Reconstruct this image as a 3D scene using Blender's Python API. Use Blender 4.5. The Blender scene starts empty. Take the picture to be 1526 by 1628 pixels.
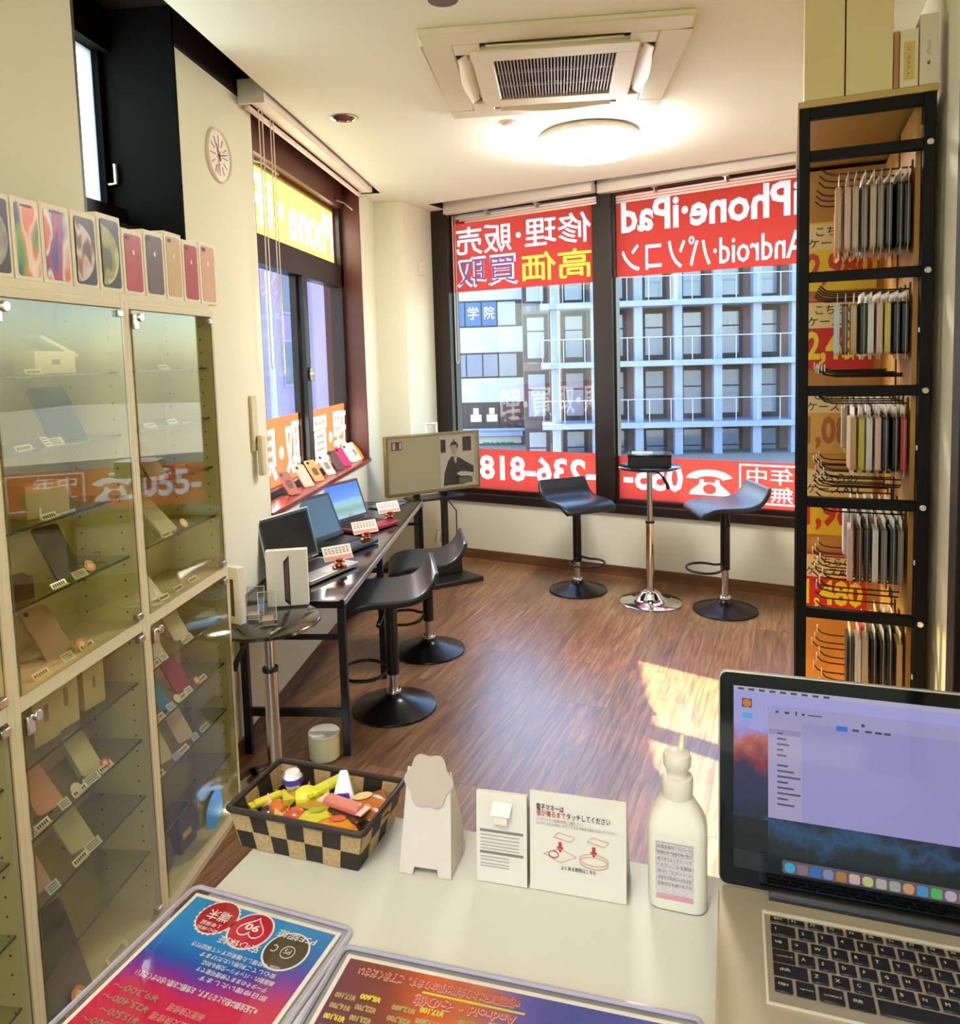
import bpy, bmesh, math, random
import numpy as np
from mathutils import Vector, Matrix, geometry
random.seed(7)
SC = bpy.context.scene
COL = SC.collection
PI = math.pi
# ------------------------------------------------------------------ camera, world, sun, exposure
F, PX, PY, HC = 1190.0, 763.0, 663.372, 1.65
RR = Vector((0.99424766, 0.10318351, -0.02871841))
UU = Vector((0.01975404, 0.08687239, 0.99602358))
WW = Vector((-0.10526805, 0.99086142, -0.08433438))
EYE = Vector((0, 0, HC))
cam = bpy.data.cameras.new('camera')
cam.sensor_fit = 'VERTICAL'; cam.sensor_height = 36.0; cam.sensor_width = 36.0
cam.lens = 36.0 * F / 1628.0
cam.shift_y = -(814.0 - PY) / 1628.0
cam.clip_start = 0.02; cam.clip_end = 400
camo = bpy.data.objects.new('camera', cam); COL.objects.link(camo)
camo.matrix_world = Matrix(((RR.x, UU.x, -WW.x, EYE.x), (RR.y, UU.y, -WW.y, EYE.y), (RR.z, UU.z, -WW.z, EYE.z), (0, 0, 0, 1)))
SC.camera = camo
vs = SC.view_settings
vs.view_transform = 'Standard'; vs.look = 'None'; vs.gamma = 1.0; vs.use_curve_mapping = False
vs.exposure = 0.33
SC.cycles.use_denoising = True
SC.cycles.max_bounces = 10; SC.cycles.transparent_max_bounces = 24; SC.cycles.transmission_bounces = 8
SC.cycles.caustics_reflective = False; SC.cycles.caustics_refractive = False
SC.cycles.sample_clamp_indirect = 6.0
W = bpy.data.worlds.new('sky'); SC.world = W; W.use_nodes = True
_n = W.node_tree.nodes; _bg = _n['Background']
_sky = _n.new('ShaderNodeTexSky'); _sky.sky_type = 'NISHITA'; _sky.sun_disc = False
_sky.sun_elevation = math.radians(30.5); _sky.sun_rotation = math.radians(-58); _sky.ozone_density = 2.0; _sky.dust_density = 1.0
W.node_tree.links.new(_sky.outputs[0], _bg.inputs[0])
SKY_STRENGTH = 1.1
_bg.inputs[1].default_value = SKY_STRENGTH
SUN_E, SUN_EL, SUN_AZ = 58.0, 30.8, -58.0
_sd = bpy.data.lights.new('sun', 'SUN'); _sd.energy = SUN_E; _sd.angle = math.radians(0.6); _sd.color = (1.0, 0.92, 0.72)
_so = bpy.data.objects.new('sun', _sd); COL.objects.link(_so)
_dv = Vector((-math.sin(math.radians(SUN_AZ)) * math.cos(math.radians(SUN_EL)), -math.cos(math.radians(SUN_AZ)) * math.cos(math.radians(SUN_EL)), -math.sin(math.radians(SUN_EL))))
_so.rotation_euler = _dv.to_track_quat('-Z', 'Y').to_euler(); _so.location = (0, 12, 9)
LAMP_FRONT, FILL_LAMP_REAR = 54.0, 25.0

# ------------------------------------------------------------------ measuring helpers (the camera model of the photograph)
def ray(px, py):
    return RR * ((px - PX) / F) + UU * (-(py - PY) / F) + WW
def hz(px, py, z):
    d = ray(px, py); return EYE + d * ((z - HC) / d.z)
def hx(px, py, x):
    d = ray(px, py); return EYE + d * (x / d.x)
def hy(px, py, y):
    d = ray(px, py); return EYE + d * (y / d.y)
def hpl(px, py, p0, n):
    d = ray(px, py); return EYE + d * ((Vector(p0) - EYE).dot(n) / d.dot(n))
def hat(px, py, p):
    n = Vector((p[0], p[1], 0)).normalized(); return hpl(px, py, (p[0], p[1], 0), n)

# ------------------------------------------------------------------ materials
def lin(c):
    if isinstance(c, str):
        c = tuple(int(c[i:i + 2], 16) for i in (0, 2, 4))
    return tuple(((v / 255) / 12.92 if v / 255 <= 0.04045 else (((v / 255) + 0.055) / 1.055) ** 2.4) for v in c) + (1.0,)
MATS = {}
def mat(name, col=None, rough=0.5, metal=0.0, spec=0.5, emit=0.0, ecol=None, coat=0.0, alpha=None, trans=0.0, ior=None, bump=None, vary=None):
    if name in MATS: return MATS[name]
    m = bpy.data.materials.new(name); m.use_nodes = True
    nt = m.node_tree; b = nt.nodes['Principled BSDF']
    b.inputs['Base Color'].default_value = lin(col); b.inputs['Roughness'].default_value = rough
    b.inputs['Metallic'].default_value = metal; b.inputs['Specular IOR Level'].default_value = spec
    if coat: b.inputs['Coat Weight'].default_value = coat; b.inputs['Coat Roughness'].default_value = 0.08
    if emit: b.inputs['Emission Strength'].default_value = emit; b.inputs['Emission Color'].default_value = lin(ecol or col)
    if trans: b.inputs['Transmission Weight'].default_value = trans
    if ior: b.inputs['IOR'].default_value = ior
    if bump or vary:
        tc = nt.nodes.new('ShaderNodeTexCoord')
        nz = nt.nodes.new('ShaderNodeTexNoise'); nz.inputs['Scale'].default_value = (bump or vary)[0]; nz.inputs['Detail'].default_value = 6
        nt.links.new(tc.outputs['Object'], nz.inputs['Vector'])
        if bump:
            bp = nt.nodes.new('ShaderNodeBump'); bp.inputs['Strength'].default_value = bump[1]; bp.inputs['Distance'].default_value = 0.002
            nt.links.new(nz.outputs[0], bp.inputs['Height']); nt.links.new(bp.outputs[0], b.inputs['Normal'])
        if vary:
            mx = nt.nodes.new('ShaderNodeMix'); mx.data_type = 'RGBA'
            mx.inputs[6].default_value = lin(col); mx.inputs[7].default_value = lin(vary[1])
            rp = nt.nodes.new('ShaderNodeMapRange'); rp.inputs[1].default_value = 0.35; rp.inputs[2].default_value = 0.65
            nt.links.new(nz.outputs[0], rp.inputs[0]); nt.links.new(rp.outputs[0], mx.inputs[0]); nt.links.new(mx.outputs[2], b.inputs['Base Color'])
    MATS[name] = m; return m
def glass(name, tint=(255, 255, 255), ior=1.5, rough=0.0):
    # thin clear sheet: straight-through transparency and a mirror share that grows with the viewing angle
    if name in MATS: return MATS[name]
    m = bpy.data.materials.new(name); m.use_nodes = True; nt = m.node_tree; nt.nodes.clear(); N = nt.nodes.new; L = nt.links.new
    o = N('ShaderNodeOutputMaterial'); mx = N('ShaderNodeMixShader')
    tr = N('ShaderNodeBsdfTransparent'); gl = N('ShaderNodeBsdfGlossy')
    tr.inputs[0].default_value = lin(tint); gl.inputs['Roughness'].default_value = rough
    ge = N('ShaderNodeNewGeometry'); dt = N('ShaderNodeVectorMath'); dt.operation = 'DOT_PRODUCT'; L(ge.outputs['Normal'], dt.inputs[0]); L(ge.outputs['Incoming'], dt.inputs[1])
    ab = N('ShaderNodeMath'); ab.operation = 'ABSOLUTE'; L(dt.outputs['Value'], ab.inputs[0])
    om = N('ShaderNodeMath'); om.operation = 'SUBTRACT'; om.inputs[0].default_value = 1.0; L(ab.outputs[0], om.inputs[1])
    pw = N('ShaderNodeMath'); pw.operation = 'POWER'; pw.inputs[1].default_value = 5.0; L(om.outputs[0], pw.inputs[0])
    f0 = ((ior - 1) / (ior + 1)) ** 2
    sc = N('ShaderNodeMath'); sc.operation = 'MULTIPLY_ADD'; sc.inputs[1].default_value = 1 - f0; sc.inputs[2].default_value = f0; L(pw.outputs[0], sc.inputs[0])
    L(sc.outputs[0], mx.inputs[0]); L(tr.outputs[0], mx.inputs[1]); L(gl.outputs[0], mx.inputs[2]); L(mx.outputs[0], o.inputs[0])
    MATS[name] = m; return m
def filmmat(name, tcol, dcol, clear=0.2, ccol=None):
    # printed vinyl on glass: lets light through diffusely, a little of the view too, and scatters room light back
    if name in MATS: return MATS[name]
    m = bpy.data.materials.new(name); m.use_nodes = True; nt = m.node_tree; nt.nodes.clear()
    o = nt.nodes.new('ShaderNodeOutputMaterial')
    tl = nt.nodes.new('ShaderNodeBsdfTranslucent'); tl.inputs[0].default_value = lin(tcol)
    df = nt.nodes.new('ShaderNodeBsdfDiffuse'); df.inputs[0].default_value = lin(dcol)
    tr = nt.nodes.new('ShaderNodeBsdfTransparent'); tr.inputs[0].default_value = lin(ccol or tcol)
    m1 = nt.nodes.new('ShaderNodeMixShader'); m1.inputs[0].default_value = 0.2
    m2 = nt.nodes.new('ShaderNodeMixShader'); m2.inputs[0].default_value = clear
    nt.links.new(tl.outputs[0], m1.inputs[1]); nt.links.new(df.outputs[0], m1.inputs[2])
    nt.links.new(m1.outputs[0], m2.inputs[1]); nt.links.new(tr.outputs[0], m2.inputs[2]); nt.links.new(m2.outputs[0], o.inputs[0])
    MATS[name] = m; return m
def woodmat(name, c1, c2, scale=(2, 30, 2), rough=0.45, spec=0.4):
    if name in MATS: return MATS[name]
    m = bpy.data.materials.new(name); m.use_nodes = True; nt = m.node_tree; b = nt.nodes['Principled BSDF']
    tc = nt.nodes.new('ShaderNodeTexCoord'); mp = nt.nodes.new('ShaderNodeMapping'); mp.inputs['Scale'].default_value = scale
    nz = nt.nodes.new('ShaderNodeTexNoise'); nz.inputs['Scale'].default_value = 1.6; nz.inputs['Detail'].default_value = 8; nz.inputs['Distortion'].default_value = 0.6
    cr = nt.nodes.new('ShaderNodeValToRGB'); cr.color_ramp.elements[0].position = 0.3; cr.color_ramp.elements[1].position = 0.7
    cr.color_ramp.elements[0].color = lin(c1); cr.color_ramp.elements[1].color = lin(c2)
    nt.links.new(tc.outputs['Object'], mp.inputs[0]); nt.links.new(mp.outputs[0], nz.inputs['Vector']); nt.links.new(nz.outputs[0], cr.inputs[0]); nt.links.new(cr.outputs[0], b.inputs['Base Color'])
    b.inputs['Roughness'].default_value = rough; b.inputs['Specular IOR Level'].default_value = spec
    MATS[name] = m; return m

WALL = mat('wall paint', 'E6E3CA', 0.9, spec=0.2, bump=(90, 0.15))
CEIL = mat('ceiling paint', 'FBF9E8', 0.95, spec=0.1, bump=(120, 0.1))
DARKBROWN = mat('dark brown trim', '1E100C', 0.45, spec=0.4)
FRAME = mat('window frame bronze', '20140F', 0.4, metal=0.2)
BLACK = mat('black', '0E0C0B', 0.4)
BLACKMETAL = mat('black metal', '100E0D', 0.35, metal=0.3)
GLOSSBLACK = mat('gloss black', '080808', 0.08, spec=0.7, coat=0.5)
CHROME = mat('chrome', 'E6E4E0', 0.09, metal=1.0)
STEEL = mat('steel', 'B8B4AC', 0.28, metal=1.0)
ALU = mat('aluminium', 'B9B3A6', 0.38, metal=0.75)
WHITE = mat('white plastic', 'EFEBDF', 0.4)
WHITEPAPER = mat('white paper', 'F0E9DA', 0.75, spec=0.2)
CARD = mat('grey white card', 'DCD2C8', 0.7, spec=0.2)
CREAM = mat('cream board', 'DDD2AE', 0.5)
LEATHER = mat('black leather', '15171D', 0.33, spec=0.5, bump=(160, 0.2))
GLASS = glass('window glass', (245, 250, 250), 1.45)
DOORGLASS = glass('cabinet glass', (248, 248, 236), 1.62)
SHELFGLASS = glass('shelf glass', (238, 244, 230), 1.45)
ACRYL = glass('clear acrylic', (240, 240, 240), 1.5)
RED = mat('red', 'B4121C', 0.4)
YELLOW = mat('yellow', 'F2D81E', 0.5)
INK = mat('black ink', '17120F', 0.7)
GREYINK = mat('grey ink', '8C7F78', 0.7)

# ------------------------------------------------------------------ mesh builder
class MB:
    def __init__(s): s.v = []; s.f = []; s.m = []
    def add(s, vs, fs, m=0):
        k = len(s.v); s.v += [Vector(p) for p in vs]; s.f += [[i + k for i in f] for f in fs]; s.m += [m] * len(fs); return s
    def box(s, x0, x1, y0, y1, z0, z1, m=0, M=None):
        vs = [Vector((x, y, z)) for z in (z0, z1) for y in (y0, y1) for x in (x0, x1)]
        if M is not None: vs = [M @ p for p in vs]
        return s.add(vs, [(0, 2, 3, 1), (4, 5, 7, 6), (0, 1, 5, 4), (2, 6, 7, 3), (1, 3, 7, 5), (0, 4, 6, 2)], m)
    def extr(s, pts, vec, m=0):
        n = len(pts); vec = Vector(vec); P = [Vector(p) for p in pts]
        return s.add(P + [p + vec for p in P], [tuple(range(n))[::-1], tuple(range(n, 2 * n))] + [(i, (i + 1) % n, n + (i + 1) % n, n + i) for i in range(n)], m)
    def cyl(s, p0, p1, r0, r1=None, n=20, m=0):
        r1 = r0 if r1 is None else r1; p0 = Vector(p0); p1 = Vector(p1); d = (p1 - p0).normalized()
        a = d.orthogonal().normalized(); b = d.cross(a)
        A = [p0 + (a * math.cos(t) + b * math.sin(t)) * r0 for t in [2 * PI * i / n for i in range(n)]]
        B = [p1 + (a * math.cos(t) + b * math.sin(t)) * r1 for t in [2 * PI * i / n for i in range(n)]]
        return s.add(A + B, [tuple(range(n))[::-1], tuple(range(n, 2 * n))] + [(i, (i + 1) % n, n + (i + 1) % n, n + i) for i in range(n)], m)
    def lathe(s, prof, n=32, c=(0, 0, 0), m=0):
        c = Vector(c); vs = []
        for r, z in prof:
            for i in range(n):
                t = 2 * PI * i / n; vs.append(c + Vector((r * math.cos(t), r * math.sin(t), z)))
        k = len(prof)
        fs = [(j * n + i, j * n + (i + 1) % n, (j + 1) * n + (i + 1) % n, (j + 1) * n + i) for j in range(k - 1) for i in range(n)]
        if prof[0][0] > 1e-5: fs.append(tuple(range(n))[::-1])
        if prof[-1][0] > 1e-5: fs.append(tuple(range((k - 1) * n, k * n)))
        return s.add(vs, fs, m)
    def tube(s, pts, r, n=8, closed=False, m=0):
        P = [Vector(p) for p in pts]; k = len(P); vs = []; prev = None
        for i in range(k):
            if closed: d = P[(i + 1) % k] - P[i - 1]
            else: d = P[min(i + 1, k - 1)] - P[max(i - 1, 0)]
            d.normalize()
            a = d.orthogonal() if prev is None else prev - d * prev.dot(d)
            a.normalize(); prev = a; b = d.cross(a)
            vs += [P[i] + (a * math.cos(2 * PI * j / n) + b * math.sin(2 * PI * j / n)) * r for j in range(n)]
        fs = []
        for i in range(k if closed else k - 1):
            i2 = (i + 1) % k
            fs += [(i * n + j, i * n + (j + 1) % n, i2 * n + (j + 1) % n, i2 * n + j) for j in range(n)]
        if not closed: fs += [tuple(range(n))[::-1], tuple(range((k - 1) * n, k * n))]
        return s.add(vs, fs, m)
    def quad(s, a, b, c, d, m=0): return s.add([a, b, c, d], [(0, 1, 2, 3)], m)
    def disc(s, c, ux, uy, r, n=24, m=0, r2=None):
        c = Vector(c); ux = Vector(ux); uy = Vector(uy); r2 = r2 or r
        return s.add([c + ux * math.cos(2 * PI * i / n) * r + uy * math.sin(2 * PI * i / n) * r2 for i in range(n)], [tuple(range(n))], m)
    def xf(s, M): s.v = [M @ p for p in s.v]; return s
    def build(s, name, mats, parent=None, bevel=0.0, smooth=40, seg=2):
        me = bpy.data.meshes.new(name)
        me.from_pydata([tuple(p) for p in s.v], [], s.f)
        mats = mats if isinstance(mats, (list, tuple)) else [mats]
        for m in mats: me.materials.append(m)
        me.polygons.foreach_set('material_index', s.m)
        bm = bmesh.new(); bm.from_mesh(me); bmesh.ops.remove_doubles(bm, verts=bm.verts, dist=1e-6)
        if smooth != 'flat' : bmesh.ops.recalc_face_normals(bm, faces=bm.faces)
        bm.to_mesh(me); bm.free()
        if smooth and smooth != 'flat':
            me.polygons.foreach_set('use_smooth', [True] * len(me.polygons)); me.set_sharp_from_angle(angle=math.radians(smooth))
        o = bpy.data.objects.new(name, me); COL.objects.link(o)
        if parent is not None: o.parent = parent
        if bevel:
            b = o.modifiers.new('bevel', 'BEVEL'); b.width = bevel; b.segments = seg; b.limit_method = 'ANGLE'; b.angle_limit = math.radians(50)
        return o
def tag(o, label, cat, group=None):
    o['label'] = label; o['category'] = cat
    if group: o['group'] = group
    return o
def thing(name, label, cat, loc=(0, 0, 0), rz=0.0, group=None):
    o = bpy.data.objects.new(name, None); COL.objects.link(o); o.empty_display_size = 0.05
    o.location = loc; o.rotation_euler = (0, 0, rz)
    return tag(o, label, cat, group)
def struct(o): o['kind'] = 'structure'; return o
def rooty(name, loc=(0, 0, 0), rz=0.0):
    o = bpy.data.objects.new(name, None); COL.objects.link(o); o.location = loc; o.rotation_euler = (0, 0, rz); return struct(o)
def bx(name, x0, x1, y0, y1, z0, z1, m, parent=None, bevel=0.0, M=None):
    return MB().box(x0, x1, y0, y1, z0, z1, M=M).build(name, m, parent, bevel)
def copy_thing(o, loc=None, rz=None, label=None):
    c = o.copy(); COL.objects.link(c)
    if loc is not None: c.location = loc
    if rz is not None: c.rotation_euler = (0, 0, rz)
    if label: c['label'] = label
    for ch in list(o.children):
        d = ch.copy(); COL.objects.link(d); d.parent = c
        for g in list(ch.children):
            e = g.copy(); COL.objects.link(e); e.parent = d
    return c
def rrect(w, h, r, n=5, cx=0, cy=0):
    P = []
    for sx, sy, a0 in ((1, 1, 0), (-1, 1, 90), (-1, -1, 180), (1, -1, 270)):
        for i in range(n + 1):
            t = math.radians(a0 + 90 * i / n); P.append((cx + sx * (w / 2 - r) + r * math.cos(t), cy + sy * (h / 2 - r) + r * math.sin(t)))
    return P

# ------------------------------------------------------------------ lettering
_fc = bpy.data.curves.new('glyphs', 'FONT'); _fo = bpy.data.objects.new('glyphs', _fc); COL.objects.link(_fo)
_gc = {}
def glyphs(body, bold=0.0, res=3, align='LEFT'):
    k = (body, bold, res, align)
    if k in _gc: return _gc[k]
    _fc.body = body; _fc.offset = bold; _fc.resolution_u = res; _fc.align_x = align; _fc.space_line = 0.95
    bpy.context.view_layer.update()
    me = bpy.data.meshes.new_from_object(_fo.evaluated_get(bpy.context.evaluated_depsgraph_get()))
    v = np.array([(p.co.x, p.co.y) for p in me.vertices]) if len(me.vertices) else np.zeros((0, 2))
    polys = [list(p.vertices) for p in me.polygons]
    me.calc_loop_triangles(); tris = [list(t.vertices) for t in me.loop_triangles]
    bpy.data.meshes.remove(me)
    _gc[k] = (v, polys, tris); return _gc[k]
def fit(body, w=None, h=None, bold=0.0, mirror=False, res=3, align='LEFT'):
    v, polys, tris = glyphs(body, bold, res, align)
    lo, hi = v.min(0), v.max(0); sz = hi - lo
    if w is None: sx = sy = h / sz[1]
    elif h is None: sx = sy = w / sz[0]
    else: sx, sy = w / sz[0], h / sz[1]
    q = (v - lo) * (sx, sy)
    if mirror: q[:, 0] = sz[0] * sx - q[:, 0]
    return q, polys, tris
def cjk(t): return any(ord(c) > 0x2E00 for c in t)
def lettering(parent, body, o, ux, uy, w=None, h=None, m=INK, bold=0.0, mirror=False, name='lettering', res=2, center=False, lift=0.0006, align='LEFT'):
    fat = bold if cjk(body) else 0.0
    q, polys, _ = fit(body, w, h, 0.0 if fat else bold, mirror, res, align)
    if fat:
        e = fat * 0.3 * (q[:, 1].max() if len(q) else 0); q0, p0 = q, polys; q, polys = [], []
        for dx, dy in ((-e, 0), (e, 0), (0, -e), (0, e)):
            polys += [[i + len(q) * len(q0) for i in p] for p in p0]; q.append(q0 + (dx, dy))
        q = np.concatenate(q)
    o = Vector(o); ux = Vector(ux).normalized(); uy = Vector(uy).normalized(); n = ux.cross(uy)
    c = q.max(0) / 2 if center else (0, 0); k1 = len(q) // 4 if fat else len(q) + 1
    mb = MB(); mb.add([o + ux * (x - c[0]) + uy * (y - c[1]) + n * (lift + 4e-5 * (i // k1)) for i, (x, y) in enumerate(q)], polys if not mirror else [p[::-1] for p in polys])
    return mb.build(name, m, parent, smooth='flat')
def film(name, label, cat, o, ux, uy, w, h, classes, mats, group=None, rects=(), shapes=()):
    """a printed sheet w x h whose letters are cut into it: CLASSES = [(body, x, y, w, h, bold, mirror, material slot)]; RECTS = [(x0, x1, y0, y1, slot)]"""
    V = [(0, 0), (w, 0), (w, h), (0, h)]; E = [(0, 1), (1, 2), (2, 3), (3, 0)]; T = []
    jobs = []
    for body, x, y, tw, th, bold, mir, slot in classes:
        e = bold * 0.5 * th
        for dx, dy in (((-e, 0), (e, 0), (0, -e), (0, e)) if cjk(body) and bold else ((0, 0),)): jobs.append((body, x + dx, y + dy, tw, th, 0.0 if cjk(body) else bold, mir, slot))
    for body, x, y, tw, th, bold, mir, slot in jobs:
        q, polys, tris = fit(body, tw, th, bold, mir, 2); q = q + (x, y)
        q = np.clip(q, (1e-4, 1e-4), (w - 1e-4, h - 1e-4))
        cnt = {}
        for p in polys:
            for a, b in zip(p, p[1:] + p[:1]): cnt[(min(a, b), max(a, b))] = cnt.get((min(a, b), max(a, b)), 0) + 1
        k = len(V); V += [tuple(p) for p in q]; E += [(a + k, b + k) for (a, b), c in cnt.items() if c == 1]
        T.append((q[np.array(tris)], slot))
    for x0, x1, y0, y1, slot in rects:
        k = len(V); V += [(x0, y0), (x1, y0), (x1, y1), (x0, y1)]; E += [(k, k + 1), (k + 1, k + 2), (k + 2, k + 3), (k + 3, k)]
        q = np.array([(x0, y0), (x1, y0), (x1, y1), (x0, y1)]); T.append((q[np.array([[0, 1, 2], [0, 2, 3]])], slot))
    for pts, slot in shapes:
        k = len(V); n = len(pts); V += list(pts); E += [(k + i, k + (i + 1) % n) for i in range(n)]
        tt = geometry.tessellate_polygon([[Vector((a, b, 0)) for a, b in pts]]); T.append((np.array(pts)[np.array([list(t) for t in tt])], slot))
    r = geometry.delaunay_2d_cdt([Vector(p) for p in V], E, [], 0, 1e-5)
    vo, fo = np.array([tuple(p) for p in r[0]]), r[2]
    cen = np.array([vo[list(f)].mean(0) for f in fo]); slotv = np.zeros(len(fo), int)
    for tri, slot in T:
        a, b, c = tri[:, 0], tri[:, 1], tri[:, 2]
        for i, p in enumerate(cen):
            d1 = (b[:, 0] - a[:, 0]) * (p[1] - a[:, 1]) - (b[:, 1] - a[:, 1]) * (p[0] - a[:, 0])
            d2 = (c[:, 0] - b[:, 0]) * (p[1] - b[:, 1]) - (c[:, 1] - b[:, 1]) * (p[0] - b[:, 0])
            d3 = (a[:, 0] - c[:, 0]) * (p[1] - c[:, 1]) - (a[:, 1] - c[:, 1]) * (p[0] - c[:, 0])
            if (((d1 >= 0) & (d2 >= 0) & (d3 >= 0)) | ((d1 <= 0) & (d2 <= 0) & (d3 <= 0))).any(): slotv[i] = slot
    mb = MB(); o = Vector(o); ux = Vector(ux); uy = Vector(uy)
    mb.v = [o + ux * x + uy * y for x, y in vo]; mb.f = [list(f) for f in fo]; mb.m = list(map(int, slotv))
    return tag(mb.build(name, mats, None, smooth='flat'), label, cat, group)
# ------------------------------------------------------------------ the room shell
XL = -1.36
BW0 = Vector((-0.466, 5.831, 0)); BA = math.radians(-23.365)
BD = Vector((math.cos(BA), math.sin(BA), 0)); BN = Vector((-math.sin(BA), math.cos(BA), 0))
def bw(s, out, z): return BW0 + BD * s + BN * out + Vector((0, 0, z))
RA = math.radians(16.5)
RU = Vector((math.cos(RA), -math.sin(RA), 0)); RV = Vector((math.sin(RA), math.cos(RA), 0))
RW0 = Vector((1.145, 2.385, 0))
def rw(t, out, z): return RW0 + RV * t + RU * out + Vector((0, 0, z))

def floor_material():
    m = bpy.data.materials.new('walnut plank floor'); m.use_nodes = True; nt = m.node_tree; b = nt.nodes['Principled BSDF']
    L = nt.links.new; N = nt.nodes.new
    tc = N('ShaderNodeTexCoord'); mp = N('ShaderNodeMapping'); mp.inputs['Rotation'].default_value = (0, 0, math.radians(-73.2))
    L(tc.outputs['Object'], mp.inputs[0])
    br = N('ShaderNodeTexBrick'); br.offset = 0.37; br.offset_frequency = 2
    br.inputs['Scale'].default_value = 1.0; br.inputs['Brick Width'].default_value = 1.25; br.inputs['Row Height'].default_value = 0.198
    br.inputs['Mortar Size'].default_value = 0.0014; br.inputs['Mortar Smooth'].default_value = 0.2; br.inputs['Bias'].default_value = 0.0
    br.inputs['Color1'].default_value = (0, 0, 0, 1); br.inputs['Color2'].default_value = (1, 1, 1, 1); br.inputs['Mortar'].default_value = (0.5, 0.5, 0.5, 1)
    L(mp.outputs[0], br.inputs['Vector'])
    mp2 = N('ShaderNodeMapping'); mp2.inputs['Scale'].default_value = (1.1, 15, 1)
    nz = N('ShaderNodeTexNoise'); nz.inputs['Scale'].default_value = 3.2; nz.inputs['Detail'].default_value = 9; nz.inputs['Roughness'].default_value = 0.62; nz.inputs['Distortion'].default_value = 0.9
    add = N('ShaderNodeVectorMath'); add.operation = 'MULTIPLY_ADD'; add.inputs[1].default_value = (7.3, 3.1, 0); L(br.outputs['Color'], add.inputs[0]); L(mp.outputs[0], add.inputs[2])
    L(add.outputs[0], mp2.inputs[0]); L(mp2.outputs[0], nz.inputs['Vector'])
    cr = N('ShaderNodeValToRGB'); e = cr.color_ramp.elements
    e[0].position = 0.32; e[0].color = lin('52331E'); e[1].position = 0.70; e[1].color = lin('A47A4E')
    k = cr.color_ramp.elements.new(0.5); k.color = lin('7E5434')
    L(nz.outputs[0], cr.inputs[0])
    hs = N('ShaderNodeHueSaturation'); mr = N('ShaderNodeMapRange'); mr.inputs[3].default_value = 0.72; mr.inputs[4].default_value = 1.22
    L(br.outputs['Color'], mr.inputs[0]); L(mr.outputs[0], hs.inputs['Value']); L(cr.outputs[0], hs.inputs['Color'])
    mx = N('ShaderNodeMix'); mx.data_type = 'RGBA'; L(br.outputs['Fac'], mx.inputs[0]); L(hs.outputs[0], mx.inputs[6]); mx.inputs[7].default_value = lin('3A2416')
    L(mx.outputs[2], b.inputs['Base Color'])
    rr = N('ShaderNodeMapRange'); rr.inputs[3].default_value = 0.24; rr.inputs[4].default_value = 0.40; L(nz.outputs[0], rr.inputs[0]); L(rr.outputs[0], b.inputs['Roughness'])
    b.inputs['Specular IOR Level'].default_value = 0.85; b.inputs['IOR'].default_value = 1.65
    bp = N('ShaderNodeBump'); bp.inputs['Strength'].default_value = 0.25; bp.inputs['Distance'].default_value = 0.001; L(nz.outputs[0], bp.inputs['Height']); L(bp.outputs[0], b.inputs['Normal'])
    return m
FLOORM = floor_material()
fl = MB().box(-1.7, 2.6, -1.5, 6.4, -0.12, 0).build('floor', FLOORM); struct(fl)

A2 = hz(607, 307, 2.8); B1 = hz(680, 325, 2.8); B2 = hz(1270, 240, 2.8); BX = B1 + (B2 - B1) * 1.5
SX = -1.225
def ceiling():
    pts = [(SX, -1.4), (2.4, -1.4), (BX.x + .3, BX.y - .13), (B1.x, B1.y), (B1.x + .16, B1.y + .37), (-1.6, 6.4), (-1.6, A2.y), (SX, A2.y)]
    n = len(pts); mb = MB()
    mb.add([(x, y, 2.8) for x, y in pts], [tuple(range(n))[::-1]], 0)
    mb.add([(x, y, z) for z in (2.8, 2.93) for x, y in pts], [(i, (i + 1) % n, n + (i + 1) % n, n + i) for i in range(n)], 1)
    return struct(mb.build('ceiling', [CEIL, DARKBROWN], smooth='flat'))
ceiling()
struct(bx('trim_1', -1.7, 2.6, -1.5, 6.4, 2.93, 3.0, DARKBROWN))

wl = MB()
for y0, y1, z0, z1 in ((-1.4, 2.09, 0, 2.79), (2.09, 2.69, 0, 2.08), (2.69, 3.36, 0, 2.79), (3.36, 5.225, 0, 0.905), (5.225, 5.62, 0, 2.93)):
    wl.box(-1.64, XL, y0, y1, z0, z1)
struct(wl.build('wall_left', WALL, smooth='flat'))
tr = MB()
for y0, y1 in ((-1.4, 2.09), (2.69, 3.36)): tr.box(-1.64, XL - .004, y0, y1, 2.79, 2.93)
struct(tr.build('trim_2', DARKBROWN, smooth='flat'))
# corner pillar: face towards the room, then the oblique face beside the big window
PA, PB, PC = Vector((-1.36, 5.62, 0)), Vector((-1.135, 5.62, 0)), bw(-0.58, 0.0, 0)
pl = MB().extr([PA, PB, PC, PC + BN * .25, Vector((-1.64, 6.3, 0)), Vector((-1.64, 5.62, 0))], (0, 0, 2.93))
struct(pl.build('wall_corner', WALL, smooth='flat'))
rootb = rooty('wall_back', BW0, BA)
struct(bx('knee_wall', -0.6, 2.75, 0, 0.22, 0, 0.465, WALL, rootb))
struct(bx('side_wall', 2.42, 2.75, 0, 0.22, 0.465, 2.93, WALL, rootb))
rootr = rooty('wall_right', RW0, PI / 2 - RA)
struct(bx('wall_panel', -2.25, 2.75, -0.15, 0, 0, 2.93, WALL, rootr))
q = rw(-2.25, 0, 0)
struct(bx('wall_right_rear', q.x, q.x + .15, -1.4, q.y + .03, 0, 2.93, WALL))
rr_ = MB().box(-1.64, -1.2, -1.5, -1.4, 0, 2.93).box(.35, 1.2, -1.5, -1.4, 0, 2.93).box(-1.2, .35, -1.5, -1.4, 2.45, 2.93)
struct(rr_.build('wall_rear', WALL, smooth='flat'))
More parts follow.
